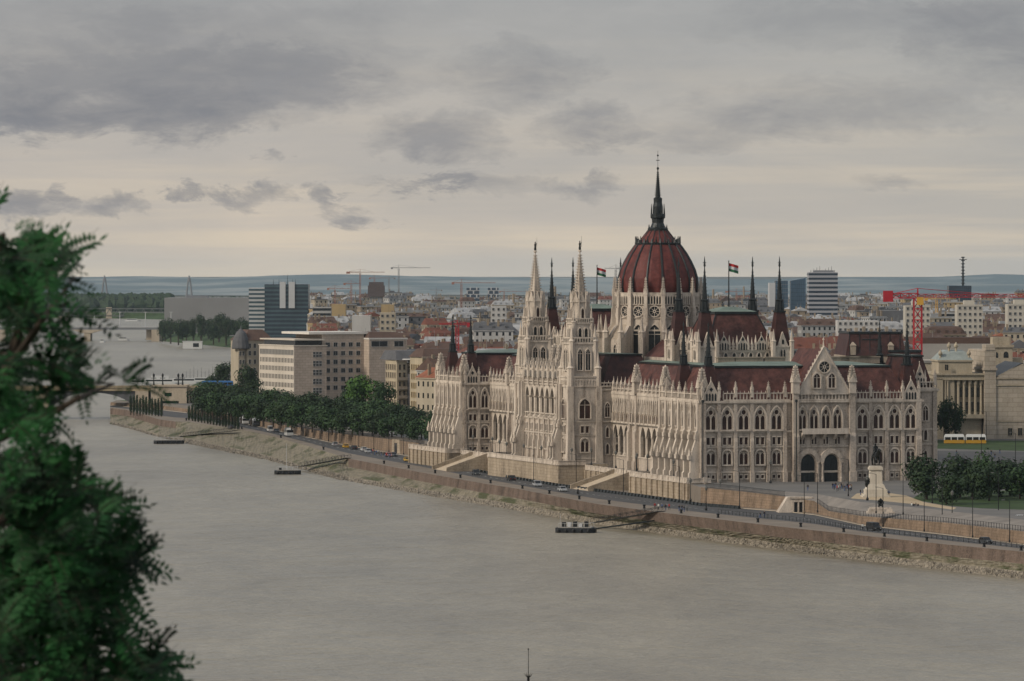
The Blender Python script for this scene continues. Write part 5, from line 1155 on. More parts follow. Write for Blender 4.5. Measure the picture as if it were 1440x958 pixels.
for i in range(11):
    px_ = 184+i*4.3; yb = interp([(180,581),(228,586)],px_)
    ptree(px_,yb,yb-21-rt_.uniform(0,6),5.2,'col','dark columnar tree in the left clump near the bridge, {n}',QZ,'columnar trees by the quay road',name='columnar_tree',low=.1)
# island and far trees
for i,(px_,yt) in enumerate(((228,446),(240,444),(251,446),(262,447),(272,445),(283,438),(293,445),(308,437),(318,443),(328,446),(338,443),(347,448),(232,452),(257,455),(300,452),(325,455),(345,456))):
    ptree(px_,478+(i%3)*2,yt,15+(i%4)*3,'dark','dark tree on the far riverbank below the grey hall, {n}',-6,'trees on the far riverbank',low=0)
f_ = MB(); rf_ = random.Random(9)
for i in range(5200):
    Y_ = rf_.uniform(7510,8600); px_ = rf_.uniform(-250,1600) if i%2 else rf_.uniform(60,420); x_ = (px_-720)/FPX*Y_; h = rf_.uniform(9,20)*(1.15 if px_<240 else .8); w = rf_.uniform(5,11)
    a = rf_.uniform(0,1); f_.add([(x_+w*math.cos(a+k*1.57)*(1 if j==1 else .55),Y_+w*math.sin(a+k*1.57)*(1 if j==1 else .55),-1+h*(0,.5,.92)[j]+rf_.uniform(-1,1)) for j in range(3) for k in range(4)]+[(x_,Y_,h+rf_.uniform(-1,1))],[(j*4+k,j*4+(k+1)%4,(j+1)*4+(k+1)%4,(j+1)*4+k) for j in range(2) for k in range(4)]+[(8+k,8+(k+1)%4,12) for k in range(4)])
tag(f_.build('far_woods',M['leafd']),'dark hazy belt of woods at the foot of the hills','woods',kind='stuff')
# grass of the park and tram strip, sand paths
def flat(name, pts, z, mat, kind='structure'):
    q = [(*onz(px_,py_,z),z) for px_,py_ in pts]; o = MB().add(q,[tuple(range(len(q)))]).build(name,mat); o['kind'] = kind; return o
flat('park_lawn',[(1282,702),(1330,711),(1380,715),(1500,719),(1500,690),(1300,690)],.012,M['grass']); flat('tram_lawn',[(1316,631),(1500,636),(1500,620),(1316,619)],.008,M['grass'])
SD_ = simple('sand_path',(.46,.36,.235),.9,0,.08,.1); 
flat('sand_path',[(1196,701),(1236,704),(1285,709),(1340,717),(1345,714),(1300,706.5),(1282,700),(1275,697),(1240,692),(1205,694)],.018,SD_)
flat('road',[(1316,656),(1500,662),(1500,636),(1316,634)],.014,M['asphalt'])
# riverside low scrub
# ================================================================== foreground tree (out of focus, on the hillside)
poly = [(-40,300),(15,308),(30,318),(62,345),(100,358),(132,372),(110,392),(105,415),(122,440),(96,470),(172,505),(212,535),(216,562),(160,592),(108,600),(82,640),(120,668),(165,690),(195,700),(192,722),(212,755),(208,780),(238,812),(236,850),(205,872),(170,892),(215,905),(250,945),(252,975),(-40,975)]
def inside(px_,py_):
    c_ = False; j = len(poly)-1
    for i in range(len(poly)):
        (xi,yi),(xj,yj) = poly[i],poly[j]
        if (yi>py_)!=(yj>py_) and px_ < (xj-xi)*(py_-yi)/(yj-yi)+xi: c_ = not c_
        j = i
    return c_
rq = random.Random(12); FT = tag(empty('locust_tree',(-4.6,28.5,50)),'dark out-of-focus feathery-leaved tree filling the left foreground','tree')
def rel(px_,py_,Y_): x,y,z = at(px_,Y_,py_); return Vector((x+4.6,y-28.5,z-50))
def frond(m, p, d, L_, r):
    d = d.normalized(); side = d.cross(Vector((0,-.7,.7))).normalized(); up = side.cross(d); n = 9
    m.tube(p,p+d*L_,.0025,.001,3,1); droop = Vector((0,0,-L_*.25))
    for k in range(n+1):
        t = (k+.6)/(n+.6); c0 = p+d*L_*t+droop*t*t; ll = L_*.30*(1-.5*abs(t-.4))*r.uniform(.8,1.15); w = ll*.19
        for s in ((-1,1) if k < n else (0,)):
            q = (side*s*.9+d*.42+up*r.uniform(-.25,.25)).normalized() if s else d; b = q.cross(up).normalized()*w
            m.add([tuple(c0),tuple(c0+q*ll*.45+b),tuple(c0+q*ll),tuple(c0+q*ll*.45-b)],[(0,1,2,3)],0)
limbs = [((-190,760),[( -60,640),(10,520),(40,420),(35,350)]),((-190,830),[(-40,760),(60,700),(130,700)]),((-190,930),[(-20,880),(90,840),(190,810)]),((-190,980),[(0,960),(120,930),(200,930)]),((-60,640),[(40,600),(110,560),(160,540)]),((10,520),[(60,450),(105,390)]),((-60,700),[(30,790),(120,780),(180,750)]),((-190,600),[(-60,480),(-10,380),(5,330)])]
tm = MB(); tm.tube((-.1,0,-1.5),(-.05,0,2.2),.24,.2,12); tm.tube((-.05,0,2.2),(.05,0,4.6),.2,.15,12); tm.tube((.05,0,4.6),(0,0,6.9),.15,.09,10); tm.tube((0,0,6.9),(.2,0,9.4),.09,.03,8); tm.build('trunk',M['bark'],FT)
nodes = []
for st, ps in limbs:
    m = MB(); prev = rel(*st,28.5); r0 = .055 if st[0] < -100 else .03
    if st[0] < -100: m.tube((0,0,prev.z-.5),prev,.08,r0,7)
    for k,p_ in enumerate(ps):
        q = rel(*p_,28.5+rq.uniform(-.5,.5)); m.tube(prev,q,r0*(1-k/len(ps)*.7),r0*(1-(k+1)/len(ps)*.75),6)
        for t in (0,.25,.5,.75,1): nodes.append(prev.lerp(q,t))
        prev = q
    m.build('limb',M['bark'],FT)
tw = MB(); lf = MB(); n_ = 0
while n_ < 275:
    px_, py_ = rq.uniform(-35,252), rq.uniform(300,972)
    if not (inside(px_,py_) and inside(px_+30,py_) and (py_ < 340 or inside(px_+10,py_-16))): continue
    dens = .4 if py_ < 620 else .75
    if px_ < 90: dens += .3
    if rq.random() > dens: continue
    if mathutils.noise.noise(Vector((px_*.022,py_*.022,7.7))) < -.10: continue
    n_ += 1; Y_ = rq.uniform(27.2,30.2); c0 = rel(px_,py_,Y_); nd = min(nodes,key=lambda v:(v-c0).length); 
    if .08 < (nd-c0).length < .34: tw.tube(nd,c0,.008,.003,4)
    base = (c0-nd); base = base.normalized() if base.length > .01 else Vector((1,0,0))
    for k in range(6):
        dd = (base*.5+Vector((rq.gauss(.30,.5),rq.gauss(0,.55),rq.gauss(.12,.45)))); frond(lf,c0+Vector((rq.gauss(0,.04),rq.gauss(0,.06),rq.gauss(0,.04))),dd,rq.uniform(.13,.30),rq)
tw.build('twig_growth',M['bark'],FT)['kind'] = 'stuff'
lf.build('foliage',[leafmat('near_leaves',(.0015,.009,.004),(.016,.095,.020),3.0),M['bark']],FT)['kind'] = 'stuff'
# ================================================================== figures grown from skeletons
def skin(name, verts, edges, radii, mats, levels=1, mi_fn=None):
    me = bpy.data.meshes.new(name+'_skeleton'); me.from_pydata([tuple(v) for v in verts], edges, []); o = bpy.data.objects.new(name+'_skeleton', me); COL.objects.link(o)
    o.modifiers.new('skin','SKIN'); sk = me.skin_vertices[0].data
    for i, r in enumerate(radii): sk[i].radius = (r, r) if not isinstance(r, tuple) else r
    sk[0].use_root = True; sb = o.modifiers.new('sub','SUBSURF'); sb.levels = levels; sb.render_levels = levels
    dg = bpy.context.evaluated_depsgraph_get(); dg.update(); ne = bpy.data.meshes.new_from_object(o.evaluated_get(dg)); ne.name = name
    bpy.data.objects.remove(o); bpy.data.meshes.remove(me); ne.materials.clear()
    for m in mats: ne.materials.append(m)
    for p in ne.polygons: p.use_smooth = True; p.material_index = mi_fn(p.center) if mi_fn else 0
    return ne
SKN = simple('skin',(.45,.27,.19),.7,0,.05)
def person_mesh(pose, top, legs, hair):
    st = {'stand':(.09,-.09,0,0),'walk':(.08,-.08,.28,-.28)}[pose]; a, b, fa, fb = st
    v = [(0,0,.95),(0,0,1.15),(0,0,1.38),(0,0,1.50),(0,.01,1.60),(0,.01,1.70), (.19,0,1.40),(.25,-fa*.4,1.13),(.25,-fa*.8-.05,.88), (-.19,0,1.40),(-.25,-fb*.4,1.13),(-.25,-fb*.8-.05,.88), (a+.02,0,.88),(a+.02,fa*.5-.02,.48),(a+.02,fa,.06),(a+.02,fa-.16,.03), (b-.02,0,.88),(b-.02,fb*.5-.02,.48),(b-.02,fb,.06),(b-.02,fb-.16,.03)]
    e = [(0,1),(1,2),(2,3),(3,4),(4,5),(2,6),(6,7),(7,8),(2,9),(9,10),(10,11),(0,12),(12,13),(13,14),(14,15),(0,16),(16,17),(17,18),(18,19)]
    r = [.15,.13,.16,.06,.10,.085,.075,.05,.04,.075,.05,.04,.10,.065,.05,.04,.10,.065,.05,.04]
    def mi(c):
        if c.z > 1.62 or (c.z > 1.53 and c.y > .03): return 3
        if c.z > 1.47: return 2
        if abs(c.x) > .2 and c.z < .95: return 2
        return 0 if c.z > .93 else 1
    return skin('person_body', v, e, r, [top,legs,SKN,hair], 1, mi)
CLO = {'dark':(.02,.02,.025),'red':(.35,.03,.03),'white':(.55,.55,.52),'blue':(.05,.09,.22),'grey':(.14,.14,.14),'tan':(.30,.22,.14)}
CM = {k: simple('cloth_'+k, c, .85, 0, .1, 2) for k, c in CLO.items()}
PM = {}
def person(px, py, top, pose, z, ctx, group=None):
    k = (top,pose)
    if k not in PM: PM[k] = person_mesh(pose, CM[top], CM['dark' if top != 'dark' else 'blue'], CM['dark'])
    x, y = onz(px,py,z); o = put('person',PM[k],None,(x,y,z),rp_.uniform(0,6.28)); tag(o,None,'person',group)
    later(o, f'person in {top} top {"walking" if pose=="walk" else "standing"} {ctx}, {{n}}'); return o
rp_ = random.Random(4); PZ = 0.0
tops = ['dark','red','dark','blue','white','grey','dark','tan']
for i in range(14): person(1171+i*2.05,686.5+rp_.uniform(0,5),tops[(i*3)%8],'stand',PZ,'in the tour group before the arched gates','tour group')
for px_,py_,t_,p_ in ((1136,690,'dark','walk'),(1210,697,'dark','stand'),(1215,696.5,'dark','stand'),(1250,699,'blue','walk'),(1196,689,'dark','walk')): person(px_,py_,t_,p_,PZ,'on the square near the horse statue')
for px_,py_,t_ in ((1282,719,'white'),(1285,720,'dark'),(1288,719,'dark'),(1291,720,'dark')): person(px_,py_-3,t_,'walk',-.9,'by the railing in front of the park')
for px_,py_,t_ in ((921,716,'red'),(926,717,'white'),(931,717,'blue'),(936,718,'dark'),(941,717,'red'),(955,719,'dark'),(959,719,'dark'),(962,720,'dark'),(966,719,'grey'),(1069,729,'dark'),(1075,728,'dark'),(1213,746,'white'),(1131,727,'tan'),(632,650,'dark'),(650,655,'dark'),(700,668,'dark')): person(px_,py_,t_,'walk' if px_%2 else 'stand',QZ,'on the riverside promenade')
for px_,py_ in ((1345,640),(1394,640),(1406,638),(1399,645)): person(px_,py_,'dark','walk',PZ,'crossing the paved square beyond the park')
for i in range(12): person(522+i*2.4,638+i*.5+rp_.uniform(-1,1.5),tops[i%8],'stand',QZ,'in the crowd beside the underpass opening','crowd by the quay underpass')
# ================================================================== vehicles
def car_mesh(kind, L_=4.3, W__=1.76, H_=1.45):
    b = MB(); h = .75 if kind != 'van' else 1.0
    prof = {'car':[(-L_/2,.3),(L_/2,.3),(L_/2,.62),(L_/2-.15,.74),(L_/2-1.0,.86),(-L_/2+.45,.92),(-L_/2,.85)],'van':[(-L_/2,.3),(L_/2,.3),(L_/2,.75),(L_/2-.2,.95),(L_/2-.9,1.1),(-L_/2,1.1)]}[kind]
    b.xz(prof,-W__/2,W__/2); body = b.mesh('vehicle_body',None)
    g = MB(); 
    cab = {'car':[(-L_/2+.3,.88),(L_/2-1.15,.84),(L_/2-1.85,H_-.06),(-L_/2+1.0,H_-.06)],'van':[(-L_/2+.02,1.08),(L_/2-.95,1.08),(L_/2-1.45,H_-.08),(-L_/2+.15,H_-.08)]}[kind]
    g.xz(cab,-W__/2+.12,W__/2-.12); glass = g.mesh('vehicle_glass',GL)
    r = MB(); (x1,z1),(x2,z2) = cab[2],cab[3]; r.frus(x2-.05,x1+.05,-W__/2+.1,W__/2-.1,z1-.01,x2+.1,x1-.1,-W__/2+.2,W__/2-.2,H_)
    for s in (-1,1):
        for (xa,za),(xb,zb) in (((cab[1][0],cab[1][1]),(x1,z1)),((cab[0][0],cab[0][1]),(x2,z2)),((.0,.86),(-.1,z1))): r.tube((xa,s*(W__/2-.1),za),(xb,s*(W__/2-.1),zb),.05,n=4)
    roof = r.mesh('vehicle_roof',None); l = MB(); l.box(-.03,.03,-.16,.16,-.08,.08); return body, glass, roof, l
def carset(kind, *a):
    body, glass, roof, l = car_mesh(kind,*a); return body, glass, roof, l
_lm = MB().box(-.03,.03,-.16,.16,-.08,.08); HL = _lm.mesh('headlight',simple('headlight_glass',(.6,.6,.55),.2)); TL = _lm.mesh('taillight',simple('taillight_red',(.35,.02,.02),.3))
def vehicle(name, kind, dims, paint, px, t, label, flip=False, world=None, z=QZ-.13, cat='car', rz=None):
    if world is None: p = onrow(t,px); hd = heading(t,px)
    else: x, y = onz(world[0],world[1],z); p = (x,y,z); hd = rz or 0
    body, glass, roof, _ = car_mesh(kind,*dims); L_, W__, H_ = dims
    V = tag(empty(name,(p[0],p[1],z),hd+(math.pi if flip else 0)),label,cat)
    body.materials.clear(); body.materials.append(paint); roof.materials.clear(); roof.materials.append(paint); glass.materials.clear(); glass.materials.append(GL)
    put('body',body,V); put('window_glass',glass,V); put('roof',roof,V)
    for sx in (-L_/2+.85,L_/2-.85):
        for sy in (-W__/2+.08,W__/2-.08): put('wheel',WHL,V,(sx,sy,.34),0,.76)
    for sy in (-W__/2+.3,W__/2-.3): put('headlight',HL,V,(L_/2+.01,sy,.66)); put('taillight',TL,V,(-L_/2-.01,sy,.72))
    return V
CP = {k: simple('paint_'+k, c, .35, .1, .02, spec=.5) for k, c in {'yellow':(.62,.36,.02),'silver':(.42,.43,.44),'black':(.018,.018,.02),'dark':(.045,.05,.055),'white':(.62,.62,.60),'pink':(.45,.20,.18),'red':(.25,.03,.03)}.items()}
CD4 = (4.4,1.8,1.5); SUV = (4.6,1.9,1.75)
for px_,t_,pc,lb,fl in ((573,.55,'yellow','yellow taxi on the quay road below the underpass crowd',0),(611,.62,'yellow','yellow taxi nearest the far pavilion terrace',1),(670,.58,'dark','dark green-grey car alone between yellow taxi and parked dark off-roader',0),(719,.66,'black','black off-road car on the quay road below the river towers',1),(756,.58,'silver','silver car just right of the black off-road car',0),(791,.52,'silver','silver car below the nearer staircase, ahead of the motorbike',0),(471,.70,'silver','pale grey car left of the yellow taxi queue',1),(486,.72,'yellow','yellow taxi farthest up the quay road',1),(498,.72,'black','black car behind the farthest yellow taxi',1),(512,.74,'white','white car before the crowd by the underpass',1),(547,.66,'pink','reddish car at the end of the crowd by the underpass',0),(389,.70,'dark','dark car beside the white van',0),(518,.66,'silver','silver car half hidden in the crowd',0),(554,.72,'dark','dark car between the reddish car and the yellow taxi',0)):
    vehicle('car','car',SUV if 'off-road' in lb else CD4,CP[pc],px_,t_,lb,bool(fl))
vehicle('van','van',(5.4,2.0,2.3),CP['white'],380,.60,'white delivery van on the quay road near the parked coaches',True,cat='van')
vehicle('van','van',(5.1,1.95,2.0),CP['black'],1229,.60,'black van on the quay road below the rubble wall',False,cat='van')
vehicle('car','car',CD4,CP['dark'],1386,.55,'dark grey car on the quay road, rightmost',False)
vehicle('car','car',CD4,CP['white'],0,0,'white car on the upper street at the right edge',world=(1437,733),z=-1.3,rz=.1)
vehicle('car','car',CD4,CP['white'],0,0,'white car parked by the right clump of columnar trees',world=(305,597),rz=1.9); vehicle('car','car',CD4,CP['dark'],0,0,'dark car parked by the right clump of columnar trees',world=(325,603),rz=1.9)
p = onrow(.58,406); longbus('minibus',406,p[1],QZ-.13,8,heading(.6,406),'white coach driving on the quay road','coach',CP['white'],CP['white'],2.9)
p = onrow(.97,345); longbus('coach',343,p[1]-8,QZ-.1,12,heading(.9,350),'white parked coach beside the columnar trees','coach',CP['white'],CP['white'],3.2)
p = onrow(.97,358); longbus('coach',358,p[1]-8,QZ-.1,12,heading(.9,358),'dark grey parked coach beside the white one','coach',CP['dark'],CP['silver'],3.2)
# motorbike with rider
x, y, _ = onrow(.5,813); mb = tag(empty('motorbike',(x,y,QZ-.13),heading(.5,813)),'motorbike with a rider in white helmet on the quay road','motorbike')
for sx in (-.7,.7): put('wheel',WHL,mb,(sx,0,.32),0,.7)
m = MB(); m.xz([(-.7,.5),(.5,.45),(.6,.8),(.2,1.0),(-.1,.82),(-.8,.85)],-.14,.14); m.tube((.7,0,.3),(.45,0,1.05),.04); m.tube((.45,-.3,1.05),(.45,.3,1.05),.025); m.build('body',CP['black'],mb)
v = [(-.15,0,.9),(-.1,0,1.15),(0,0,1.4),(.03,0,1.52),(.06,0,1.64),(.06,0,1.75),(.15,.2,1.2),(.42,.25,1.08),(.15,-.2,1.2),(.42,-.25,1.08),(.2,.17,.78),(.1,.2,.35),(.2,-.17,.78),(.1,-.2,.35)]
rd = skin('rider',v,[(0,1),(1,2),(2,3),(3,4),(4,5),(2,6),(6,7),(2,8),(8,9),(0,10),(10,11),(0,12),(12,13)],[.16,.14,.16,.07,.13,.12,.06,.05,.06,.05,.09,.06,.09,.06],[CM['dark'],CM['white']],1,lambda c: 1 if c.z>1.52 else 0); o = put('person',rd,None,(x,y,QZ-.13),heading(.5,813)); tag(o,'person in dark clothes and white helmet riding the motorbike','person')
# ================================================================== street furniture
def lampmesh(h, kind):
    m = MB(); m.lathe(0,0,[(.20,0),(.20,.5),(.11,.7),(.07,h)],8)
    if kind == 'mast': m.tube((0,0,h-.1),(-1.3,-.4,h+.25),.05,.04,5); a = MB(); a.box(-1.9,-1.2,-.55,-.3,h+.18,h+.34)
    else: a = MB(); a.lathe(0,0,[(.12,h),(.34,h+.25),(.40,h+.85),(.15,h+1.1),(.04,h+1.4)],6); m.lathe(0,0,[(.3,0),(.35,.5),(.16,.9),(.14,1.1)],8)
    return m.mesh('lamp_post',M['iron']), a.mesh('lamp_head',simple('lamp_glass_'+kind,(.12,.12,.11),.3))
LM1, LM2, LM3 = lampmesh(9.6,'mast'), lampmesh(4.0,'lantern'), lampmesh(5.2,'lantern')
def lamp(x,y,z,k,text,grp,rz=0.0):
    o = empty('street_lamp',(x,y,z),rz); tag(o,None,'street lamp',grp); put('post',k[0],o); put('lamp_head',k[1],o); later(o,text)
for px_ in (318,352,398,430,462,478,505,526,547,568,602,646,696.7,751,810.6,877,955.6,1040,1131,1242,1300,1368,1420):
    x,y,z = onrow(.95,px_); lamp(x,y,z,LM1,'tall dark street lamp on the building side of the quay road, {n}','tall lamps along the quay road')
for px_,yb,z_ in ((1149.7,721,-.3),(1193,698,0),(1232,722,-.5),(1270,724,-1),(1311,708,0),(1404,721,-.6),(1325,727,-1.2),(1380,640,0),(1387,618,0),(1428,654,0)):
    x,y = onz(px_,yb,z_); lamp(x,y,z_,LM1,'tall dark lamp post standing on the square, {n}','tall lamps on the square')
for px_,yb,z_ in ((1083.5,680,0),(1219.8,704,0),(971,706,QZ),(993,718,QZ),(1013,707,QZ),(1339,727,-1.2),(1322,706,0)):
    x,y = onz(px_,yb,z_); lamp(x,y,z_,LM3,'black lantern on an ornate low post, {n}','ornate lantern posts')
for v_,u_ in ((-6,102),(-10,120),(-10,138.5),(-10,157),(-7,175),(-1.2,44),(-1.2,54),(-1.2,74),(-1.2,98),(-1.2,180),(-1.2,203),(-1.2,225),(-6.5,4),(-6.5,38)):
    x,y = W(v_,u_); lamp(x,y,1.2,LM2,'black lantern on the parliament terrace parapet, {n}','terrace lanterns')
br = MB(); br.frus(-.45,.45,-1.1,1.1,0,-.28,.28,-1.0,1.0,.8); br.box(-.5,.5,-1.15,1.15,-.02,.12); BRM = br.mesh('barrier',M['lead']); k = 0; px_ = 640
while px_ < 1040:
    p = onrow(.90,px_); o = put('traffic_barrier',BRM,None,(p[0],p[1],QZ-.13),heading(.90,px_)-math.pi/2,(1,.8,1)); tag(o,None,'barrier','dark barrier blocks along the quay road'); later(o,'dark barrier block in the row along the quay road, {n}'); px_ += 4.6 if px_ < 900 else 5.2
bl = MB(); bl.lathe(0,0,[(.42,0),(.34,.2),(.28,.7),(.44,.85),(.44,1.0),(.2,1.1)],10); BLM = bl.mesh('bollard',M['iron'])
for px_ in (262,300,340,395,455,540,575,612,648,690,735,773,815,857,906,958,1010,1066,1126,1186.6,1244,1303.6,1384,1436): x,y,z = onrow(.10,px_); o = put('mooring_bollard',BLM,None,(x,y,z)); tag(o,None,'bollard','mooring bollards on the promenade'); later(o,'black mooring bollard near the quay edge, {n}')
def railing(label, pts, h=1.2, step=1.6, zs=None, name='iron_railing'):
    m = MB(); 
    for (a,b) in zip(pts,pts[1:]):
        a, b = Vector(a), Vector(b); n = max(1,int((b-a).length/step))
        for hh in (.25,h): m.tube(a+Vector((0,0,hh)),b+Vector((0,0,hh)),.045,n=4)
        for k in range(n): q = a.lerp(b,k/n); m.box(q.x-.05,q.x+.05,q.y-.05,q.y+.05,q.z,q.z+h+.08)
    return tag(m.build(name,M['iron']),label,'railing')
def l4at(px):
    for r,q in zip(rows,rows[1:]):
        if r['x']<=px<=q['x']: f=(px-r['x'])/(q['x']-r['x']); return tuple(r['l4'][i]+(q['l4'][i]-r['l4'][i])*f for i in range(3))
railing('long iron railing on top of the rubble wall right of the kiosk',[l4at(p_) for p_ in list(range(1150,1700,15))],1.2,1.5)
railing('dense dark railing on the curved wall left of the kiosk',[l4at(p_) for p_ in range(992,1108,8)],1.3,.5)
railing('thin iron railing between promenade and quay road at the right',[onrow(.40,p_) for p_ in range(1010,1600,15)],1.0,2.0)
railing('dark railing along the tree-lined street above the quay',[l4at(p_) for p_ in range(345,606,12)],1.2,1.2)
# kiosk-like portal built into the retaining wall
x,y,z = l4at(1125); Kk = tag(empty('stone_portal',(x,y-2.3,QZ),.05),'low stone portal with sloping sides and three dark openings in the retaining wall','portal')
Kk.scale=(.82,1,.88); m = MB(); m.xz([(-7.5,-.5),(7.5,-.5),(4.2,4.4),(-4.2,4.4)],0,5); m.box(-3.6,3.6,-.25,0,4.0,4.6); [m.box(a_-.25,a_+.25,-.3,0,0,3.0) for a_ in (-2.4,-.8,.8,2.4)]; m.box(-2.8,2.8,-.35,0,3.0,3.5); m.build('wall',M['stone_trim'],Kk)
for a_ in (-1.6,0,1.6): MB().box(a_-.55,a_+.55,-.06,-.02,0,3.0).build('opening',M['glass'],Kk)
# underpass opening in the far retaining wall
x,y,z = onrow(1.0,557); o = tag(empty('underpass',(x,y-.7,QZ),heading(1.0,557)),'stone underpass entrance with splayed walls in the far retaining wall','underpass'); MB().xz([(-7,-.3),(7,-.3),(5.5,4.6),(-5.5,4.6)],0,2).build('wall',M['rustic'],o); MB().box(-2,2,-.08,-.03,0,3.4).build('opening',M['glass'],o)
# horse monument
x,y = onz(1231,699,0); MN_ = tag(empty('equestrian_monument',(x,y,0),.05),'dark bronze rider on horseback on a tall pale pedestal in front of the parliament','monument')
MN_.scale = (.78,.78,1.06); m = MB(); m.box(-4.6,4.6,-3.8,3.8,0,.35); m.box(-4.1,4.1,-3.4,3.4,.35,.7); m.box(-3.6,3.6,-3.0,3.0,.7,1.9); m.frus(-3.3,3.3,-2.7,2.7,1.9,-2.5,2.5,-2.2,2.2,3.2); m.frus(-2.2,2.2,-1.9,1.9,3.2,-1.9,1.9,-1.7,1.7,6.7); m.box(-2.3,2.3,-2.1,2.1,6.7,7.3); m.box(-2.0,2.0,-1.9,1.9,7.3,7.6)
m.build('pedestal',simple('pale_pedestal',(.58,.52,.43),.8,0,.12,.8,streak=True),MN_)
hv = [(0,.9,2.35),(0,0,2.25),(0,-1.0,2.3),(0,-1.7,2.9),(0,-2.1,3.5),(0,-2.65,3.35),(0,-2.95,3.05),(.35,-1.0,1.6),(.38,-1.25,.9),(.36,-1.1,.12),(-.35,-1.0,1.7),(-.38,-1.6,1.25),(-.36,-1.5,.6),(.35,1.0,1.6),(.4,1.35,1.0),(.38,1.2,.12),(-.35,1.0,1.6),(-.4,.8,.95),(-.38,.75,.12),(0,1.5,2.3),(0,1.75,1.3)]
he = [(0,1),(1,2),(2,3),(3,4),(4,5),(5,6),(2,7),(7,8),(8,9),(2,10),(10,11),(11,12),(0,13),(13,14),(14,15),(0,16),(16,17),(17,18),(0,19),(19,20)]
hr = [.55,.58,.56,.36,.26,.2,.14,.26,.15,.12,.26,.15,.12,.30,.16,.12,.30,.16,.12,.14,.16]
hm = skin('horse',hv,he,hr,[M['bronze']],2); o = put('horse',hm,MN_,(0,0,7.6),.25,(1.62,1.62,1.2))
rv = [(0,.1,2.9),(0,.05,3.4),(0,0,3.95),(0,0,4.2),(0,-.02,4.45),(0,-.02,4.65),(.36,0,3.95),(.5,-.2,3.5),(.25,-.6,3.35),(-.36,0,3.95),(-.5,-.2,3.5),(-.25,-.6,3.35),(.5,-.3,2.6),(.58,-.1,1.9),(-.5,-.3,2.6),(-.58,-.1,1.9),(0,.45,3.5),(0,.75,2.7)]
rm = skin('rider_statue',rv,[(0,1),(1,2),(2,3),(3,4),(4,5),(2,6),(6,7),(7,8),(2,9),(9,10),(10,11),(0,12),(12,13),(0,14),(14,15),(2,16),(16,17)],[.36,.33,.36,.16,.24,.2,.18,.13,.1,.18,.13,.1,.22,.14,.22,.14,.28,.25],[M['bronze']],2); put('rider',rm,MN_,(0,0,7.6),.25,(1.62,1.62,1.2))
gv = [(0,0,.3),(0,0,1.2),(.1,-.1,2.0),(.1,-.2,2.5),(.6,.1,1.7),(.8,-.2,1.0),(-.5,0,1.7),(-.7,-.2,1.1),(-.7,0,.2),(.7,.1,.3)]
put('figure_group',skin('figures',gv,[(0,1),(1,2),(2,3),(2,4),(4,5),(2,6),(6,7),(0,8),(0,9)],[.8,.75,.5,.25,.35,.2,.35,.25,.5,.5],[M['bronze']],1),MN_,(-2.9,-1.6,2.6))
# seated figure statue lower down
x,y = onz(1238,722,-1.0); T_ = tag(empty('seated_statue',(x,y,-1.0)),'dark seated bronze figure on a pale stepped plinth by the railing','statue')
MB().box(-3.4,3.4,-1.6,1.6,0,.5).box(-3.0,3.0,-1.3,1.3,.5,1.1).box(-2.6,2.6,-.9,1.3,1.1,1.5).build('plinth',M['stone_trim'],T_)
sv = [(0,0,.45),(0,0,1.1),(.05,-.1,1.7),(.1,-.2,2.0),(.1,-.25,2.25),(.6,0,1.5),(.8,-.3,.9),(-.55,0,1.5),(-.6,-.4,.9),(.4,-.9,.7),(.5,-1.1,0),(-.4,-.9,.8),(-.4,-1.1,0)]
put('figure',skin('seated_figure',sv,[(0,1),(1,2),(2,3),(3,4),(2,5),(5,6),(2,7),(7,8),(0,9),(9,10),(0,11),(11,12)],[.5,.45,.42,.18,.25,.22,.15,.22,.15,.28,.2,.28,.2],[M['bronze']],2),T_,(0,.2,1.5))
# ================================================================== pontoons and boats
HUL = simple('hull_black',(.022,.024,.028),.5,0,.3,.8); DECK = simple('pontoon_deck',(.30,.28,.25),.8,0,.2,1)
def pontoon(px,py,L_,rz,label,things=0):
    x,y = onz(px,py,WZ); B = tag(empty('pontoon',(x,y,WZ),rz),label,'pontoon'); h = L_/2
    MB().prism([(-h,-1.6),(-h+1.2,-2.6),(h-1.2,-2.6),(h,-1.6),(h,1.6),(h-1.2,2.6),(-h+1.2,2.6),(-h,1.6)],-.8,1.3).build('hull',HUL,B); MB().box(-h+.8,h-.8,-2.3,2.3,1.3,1.5).build('deck',DECK,B)
    m = MB()
    for k in range(int(L_/1.8)+1):
        for s in (-2.3,2.3): m.tube((-h+.9+k*1.75,s,1.5),(-h+.9+k*1.75,s,2.5),.05,n=4)
    for s in (-2.3,2.3): m.tube((-h+.9,s,2.5),(h-.9,s,2.5),.05,n=4)
    m.build('deck_railing',PG,B); t_ = MB()
    for k in range(int(L_/2)): t_.lathe(-h+1+k*2,-2.62,[(.35,-.1),(.45,.2),(.45,.7),(.35,.9)],8)
    t_.build('fenders',M['iron'],B); rr = random.Random(int(px))
    for k in range(things): a_ = -h+1.6+k*1.5; MB().box(a_,a_+.9,-.9,.6,1.5,1.5+rr.uniform(.6,1.5)).build('deck_box',PG if k%2 else M['iron'],B)
    return B
pontoon(237.5,624,12,.15,'black mooring pontoon nearest the bridge, joined to shore by a long gangway'); B = pontoon(404.5,667,9,.05,'black pontoon with pale deck and a thin white mast',1); MB().tube((-.4,0,1.5),(-.4,0,10.5),.09,.05,6).build('mast',PG,B)
B = pontoon(810,749,10.5,-.18,'black pontoon loaded with gear, nearest of the three',5); MB().tube((-4.2,0,1.5),(-4.2,0,4.8),.06,.04,5).build('mast',PG,B)
